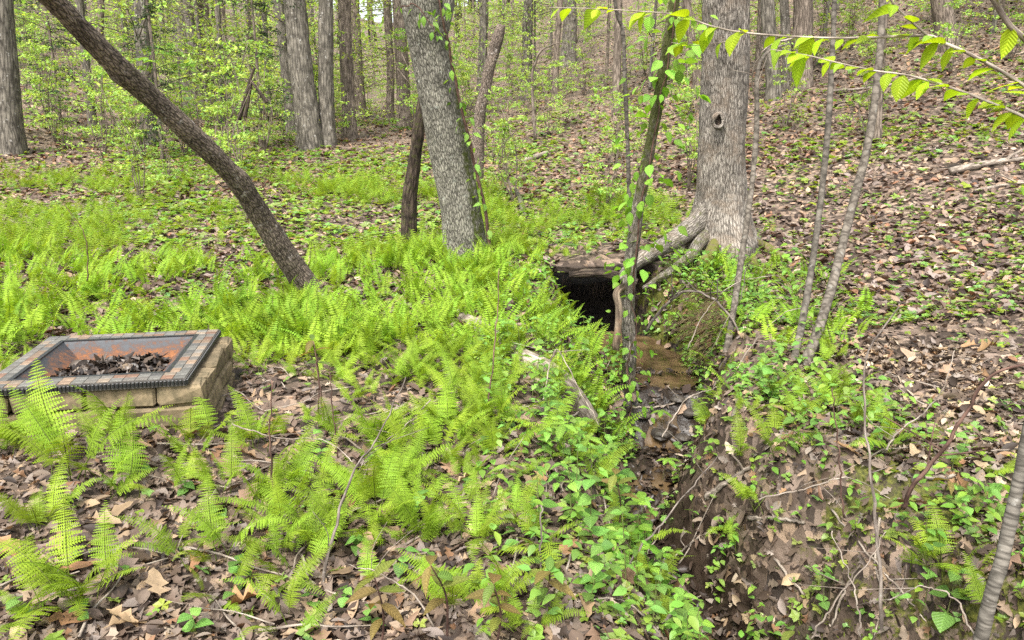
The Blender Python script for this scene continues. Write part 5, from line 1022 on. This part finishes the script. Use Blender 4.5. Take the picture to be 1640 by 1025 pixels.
stick('dark_shoot', 'reddish thin stem just right of the yellow tipped one', [(545, 760, 3.1), (533, 660, 3.1), (528, 590, 3.1)], .004, .0016, M_TWIG, 'shoot', G1)
stick('dark_shoot', 'thin curved dark stem rising from the bed behind the pit', [(140, 450, 5.6), (140, 400, 5.6), (130, 365, 5.6), (100, 325, 5.6)], .005, .002, M_TWIG, 'shoot', G1)
stick('bare_shoot', 'thin green stem standing beside the decaying log', [(770, 740, 3.3), (785, 620, 3.5), (795, 520, 3.7), (800, 430, 3.9)], .005, .002, M_TWIG, 'shoot', G1)
stick('bare_shoot', 'pale upright stem at the bottom centre beside the herbs', [(862, 1024, 2.1), (866, 930, 2.15), (866, 850, 2.2), (868, 810, 2.25)], .004, .0025, M_GREYSTEM, 'shoot', G1)
stick('bare_shoot', 'long thin stem leaning over the narrow dark water', [(980, 980, 2.3), (1010, 900, 2.5), (1050, 850, 2.6), (1100, 790, 2.8), (1150, 730, 3.0)], .005, .002, M_GREYSTEM, 'shoot', G1, side=2)
stick('bare_shoot', 'thin grey stem forking before the mossy bank', [(1410, 1010, 2.2), (1408, 900, 2.3), (1402, 830, 2.4), (1396, 770, 2.5), (1388, 700, 2.6), (1384, 640, 2.7), (1392, 560, 2.8), (1440, 490, 2.9)], .0065, .003, M_GREYSTEM, 'shoot', G1, side=2)
stick('bare_shoot', 'thin brown stem left of the forking grey stem', [(1350, 830, 2.6), (1346, 760, 2.6), (1340, 690, 2.6), (1332, 620, 2.6)], .004, .002, M_TWIG, 'shoot', G1)
stick('dark_shoot', 'dark curved stem sweeping up over the right bank', [(1445, 815, 2.45), (1465, 775, 2.42), (1510, 720, 2.4), (1550, 655, 2.38), (1590, 600, 2.36), (1645, 580, 2.34)], .008, .004, M_TWIG, 'shoot', G1, side=3)
stick('arching_branch', 'pale bent dead stem arching over the stream bank', [(1035, 530, 5.5), (1060, 495, 5.45), (1090, 470, 5.4), (1120, 468, 5.3), (1150, 485, 5.2), (1175, 515, 5.1), (1195, 560, 5.0)], .012, .006, M_GREYSTEM, 'shoot', G1, side=7)
stick('bare_shoot', 'fine pale stem hanging across the herbs right of the pool', [(1195, 430, 5.2), (1185, 480, 5.15), (1160, 520, 5.1), (1140, 560, 5.0)], .004, .002, M_GREYSTEM, 'shoot', G1, side=3)
for (pts, r, lab, sd_) in (([(1378, 1020, 2.0), (1372, 960, 2.02), (1352, 900, 2.05), (1330, 850, 2.1)], .003, 'fine pale twig bending left over the moss', 2), ([(1300, 1022, 2.1), (1340, 960, 2.1), (1390, 900, 2.15), (1420, 850, 2.2)], .003, 'fine pale twig slanting right over the moss', 2), ([(1215, 800, 2.9), (1300, 780, 2.9), (1360, 765, 2.9), (1430, 800, 2.9)], .0035, 'thin pale twig arching flat above the moss', 3),
    ([(1420, 720, 2.9), (1440, 690, 2.9), (1500, 640, 2.95), (1530, 560, 3.0)], .004, 'brown forked twig above the wide lone fern', 3), ([(1180, 590, 4.6), (1215, 540, 4.7), (1260, 500, 4.8), (1330, 485, 4.9)], .004, 'thin pale twig crossing below the twin saplings', 4), ([(1100, 560, 5.2), (1130, 500, 5.2), (1175, 455, 5.2), (1240, 440, 5.2)], .004, 'thin grey twig tangled under the roots', 5),
    ([(1560, 1020, 1.95), (1530, 960, 2.0), (1480, 940, 2.05), (1420, 960, 2.1)], .003, 'pale twig lying out from the banded sapling', 2), ([(700, 1020, 1.9), (670, 960, 1.95), (610, 920, 2.0), (560, 905, 2.1)], .003, 'thin grey twig across the tan leaves at the bottom', 2), ([(690, 640, 3.2), (640, 690, 3.1), (600, 720, 3.0), (565, 765, 2.6)], .003, 'side twig of the long grey stem over the ferns', 2), ([(370, 680, 2.9), (440, 700, 2.8), (520, 705, 2.7), (565, 740, 2.6)], .003, 'dark twig slanting through the ferns to the long grey stem', 1),
    ([(1280, 60, 4.6), (1230, 75, 4.6), (1205, 120, 4.7), (1212, 180, 4.9)], .005, 'dark bent twig before the thick tan trunk', 2), ([(1060, 700, 3.9), (1100, 640, 4.0), (1150, 620, 4.1)], .004, 'thin twig over the little stream fall', 2), ([(870, 640, 3.6), (890, 560, 3.8), (925, 620, 3.7), (960, 680, 3.6)], .004, 'bent grey twig over the decaying log', 2)):
    stick('bare_twig', lab, pts, r, r*.45, M_STICK, 'twig', 'fine bare twigs', side=sd_)
for (pts, r, lab) in (([(430, 850), (470, 810), (500, 800), (530, 790)], .01, 'grey forked stick lying in the litter at front centre'), ([(450, 840), (480, 890), (500, 940), (540, 960)], .007, 'pale thin stick curving through the front litter'), ([(0, 975), (50, 955), (90, 940)], .009, 'grey stick near the big fern clump at the corner'), ([(1130, 815), (1165, 785), (1200, 765)], .016, 'short pale broken stick on the right bank'), ([(1200, 838), (1250, 850), (1285, 862)], .012, 'brown stick lying below the tall pale fern'), ([(1150, 850), (1110, 880), (1080, 895)], .008, 'thin stick on the wet bank litter'), ([(640, 880), (700, 850), (760, 820), (830, 790)], .006, 'thin grey stick through the ferns at front centre'), ([(1480, 780), (1530, 765), (1560, 740), (1600, 720)], .009, 'dark stick on the right slope litter'), ([(1300, 480), (1340, 470), (1370, 462)], .012, 'pale stick on the slope behind the twin saplings'), ([(1560, 310), (1600, 302), (1645, 296)], .02, 'long grey stick high on the right slope'), ([(1320, 150), (1420, 140), (1500, 118)], .025, 'thin fallen branch high on the reddish slope'), ([(1520, 282), (1580, 270), (1640, 262)], .045, 'dark rotting branch on the right slope'), ([(820, 545), (860, 590), (900, 640), (930, 670)], .012, 'grey branch beside the decaying log'), ([(1010, 660), (1060, 655), (1110, 640)], .009, 'thin stick across the stream below the pool'), ([(880, 690), (930, 660), (960, 620), (985, 560)], .007, 'thin twig leaning from the bank to the sapling foot'), ([(1240, 900), (1290, 960), (1330, 1010)], .007, 'grey twig on the bank by the moss'), ([(1330, 830), (1380, 880), (1440, 960), (1480, 1010)], .005, 'long fine twig over the mossy bank'), ([(1330, 1010), (1360, 940), (1400, 880)], .005, 'fine pale twig crossing the long one over the moss'), ([(1050, 1015), (1100, 960), (1150, 930)], .006, 'pale thin twig at the bottom edge by the stream'), ([(700, 760), (760, 720), (830, 700)], .007, 'thin twig among the ferns above the stream herbs')):
    stick('fallen_stick', lab, pts, r, r*.55, M_STICK, 'stick', G2, side=1)
for k in range(110):
    if k < 60: x, y = random.uniform(-1.6, 1.0), random.uniform(1.9, 4.2); w_ = near(x, y, FRONT)
    else: x, y = random.uniform(1.3, 4.5), random.uniform(2.3, 6.5); w_ = near(x, y, RIGHT)
    gr, lab = 'dead twigs '+w_, 'small dead twig '+w_
    if in_pit(np.array(x), np.array(y), .05): continue
    a = random.uniform(0, 6.3); l = random.uniform(.08, .25); q = [(x+math.cos(a)*l*t+random.gauss(0, .01), y+math.sin(a)*l*t+random.gauss(0, .01)) for t in (-1, -.3, .3, 1)]
    P = spline(np.array([(u, v, hz(u, v)+.015+random.uniform(0, .02)) for u, v in q]), 10); V, F, b = tube(P-P[0], np.linspace(.004, .0018, 10)*random.uniform(.7, 1.6), 5); tag(obj('dead_twig', mk_mesh('dead_twig', V, F, bark=b, tint=np.zeros((len(V), 3)), mats=[M_STICK]), loc=P[0]), lab, 'twig', gr)

# ------------------------------------------------------------------ beech branches over the view
def branch(label, pts, r0, r1, nleaf, subs=(), ls=1.0, mat=M_STICK):
    Pp = np.array([at_y(*a) for a in pts]); c = Pp[0].copy(); t = thing('beech_branch', label, 'branch', c, 0, 'beech branches over the slope'); paths = [(spline(Pp-c, 60), r0, r1, nleaf)]
    for sp_, ra, rb, nl in subs: paths.append((spline(np.array([at_y(*a) for a in sp_])-c, 40), ra, rb, nl))
    V, F, b = join([tube(p, np.linspace(ra, rb, len(p)), 8) for p, ra, rb, _ in paths]); obj('twig', mk_mesh('twig', V, F, tint=np.zeros((len(V), 3)), bark=b, mats=[mat]), t)
    for p, ra, rb, nl in paths:
        for k in range(nl):
            u = min(max((k+random.uniform(0, 1.3))/nl*.97+.02, .02), .99); i = min(int(u*(len(p)-1)), len(p)-2); q = p[i]; d = p[i+1]-p[i]; yaw0 = math.atan2(-d[0], d[1]); sd = 1 if k % 2 else -1
            hang = random.random(); M = Mx(q, yaw0 + sd*random.uniform(.5, 1.1), random.uniform(-.3, .35) if hang < .6 else random.uniform(-1.2, -.5), random.gauss(0, .25), ls*random.uniform(.5, 1.15))
            obj('leaf', LM['beech', random.choice((0, 1, 2, 0, 1, 3))], t, M=M)
Y0 = 2.25
branch('long beech branch with bright leaves reaching across before the tan trunk', [(1700, 190, 2.1), (1640, 137, Y0), (1560, 90, 2.3), (1510, 68, 2.35), (1485, 57, 2.38), (1400, 60, 2.42), (1330, 61, 2.45), (1260, 58, 2.48), (1190, 52, 2.5), (1140, 42, 2.52), (1085, 24, 2.55), (1020, 18, 2.58), (950, 14, 2.6), (880, 12, 2.62)], .0055, .0013, 46,
       [([(1485, 57, 2.38), (1455, 30, 2.36), (1430, 5, 2.34), (1405, -30, 2.3)], .0035, .002, 6)])
branch('lower beech branch with hanging bright leaves', [(1720, 230, 2.1), (1640, 187, 2.2), (1600, 170, 2.24), (1540, 146, 2.28), (1460, 122, 2.33), (1400, 113, 2.36), (1340, 100, 2.4), (1290, 88, 2.42), (1235, 79, 2.45)], .005, .0012, 34,
       [([(1165, 66, 2.55), (1130, 72, 2.58), (1100, 72, 2.6), (1075, 68, 2.62)], .0015, .001, 5)])
branch('thick bare branch at the upper corner', [(1575, -30, 2.1), (1592, 0, 2.1), (1615, 38, 2.12), (1640, 62, 2.14), (1680, 110, 2.15)], .008, .007, 3)
branch('beech spray with two leaves at the frame edge beyond the slope', [(1700, 320, 2.3), (1665, 308, 2.3), (1636, 300, 2.3)], .002, .001, 2)
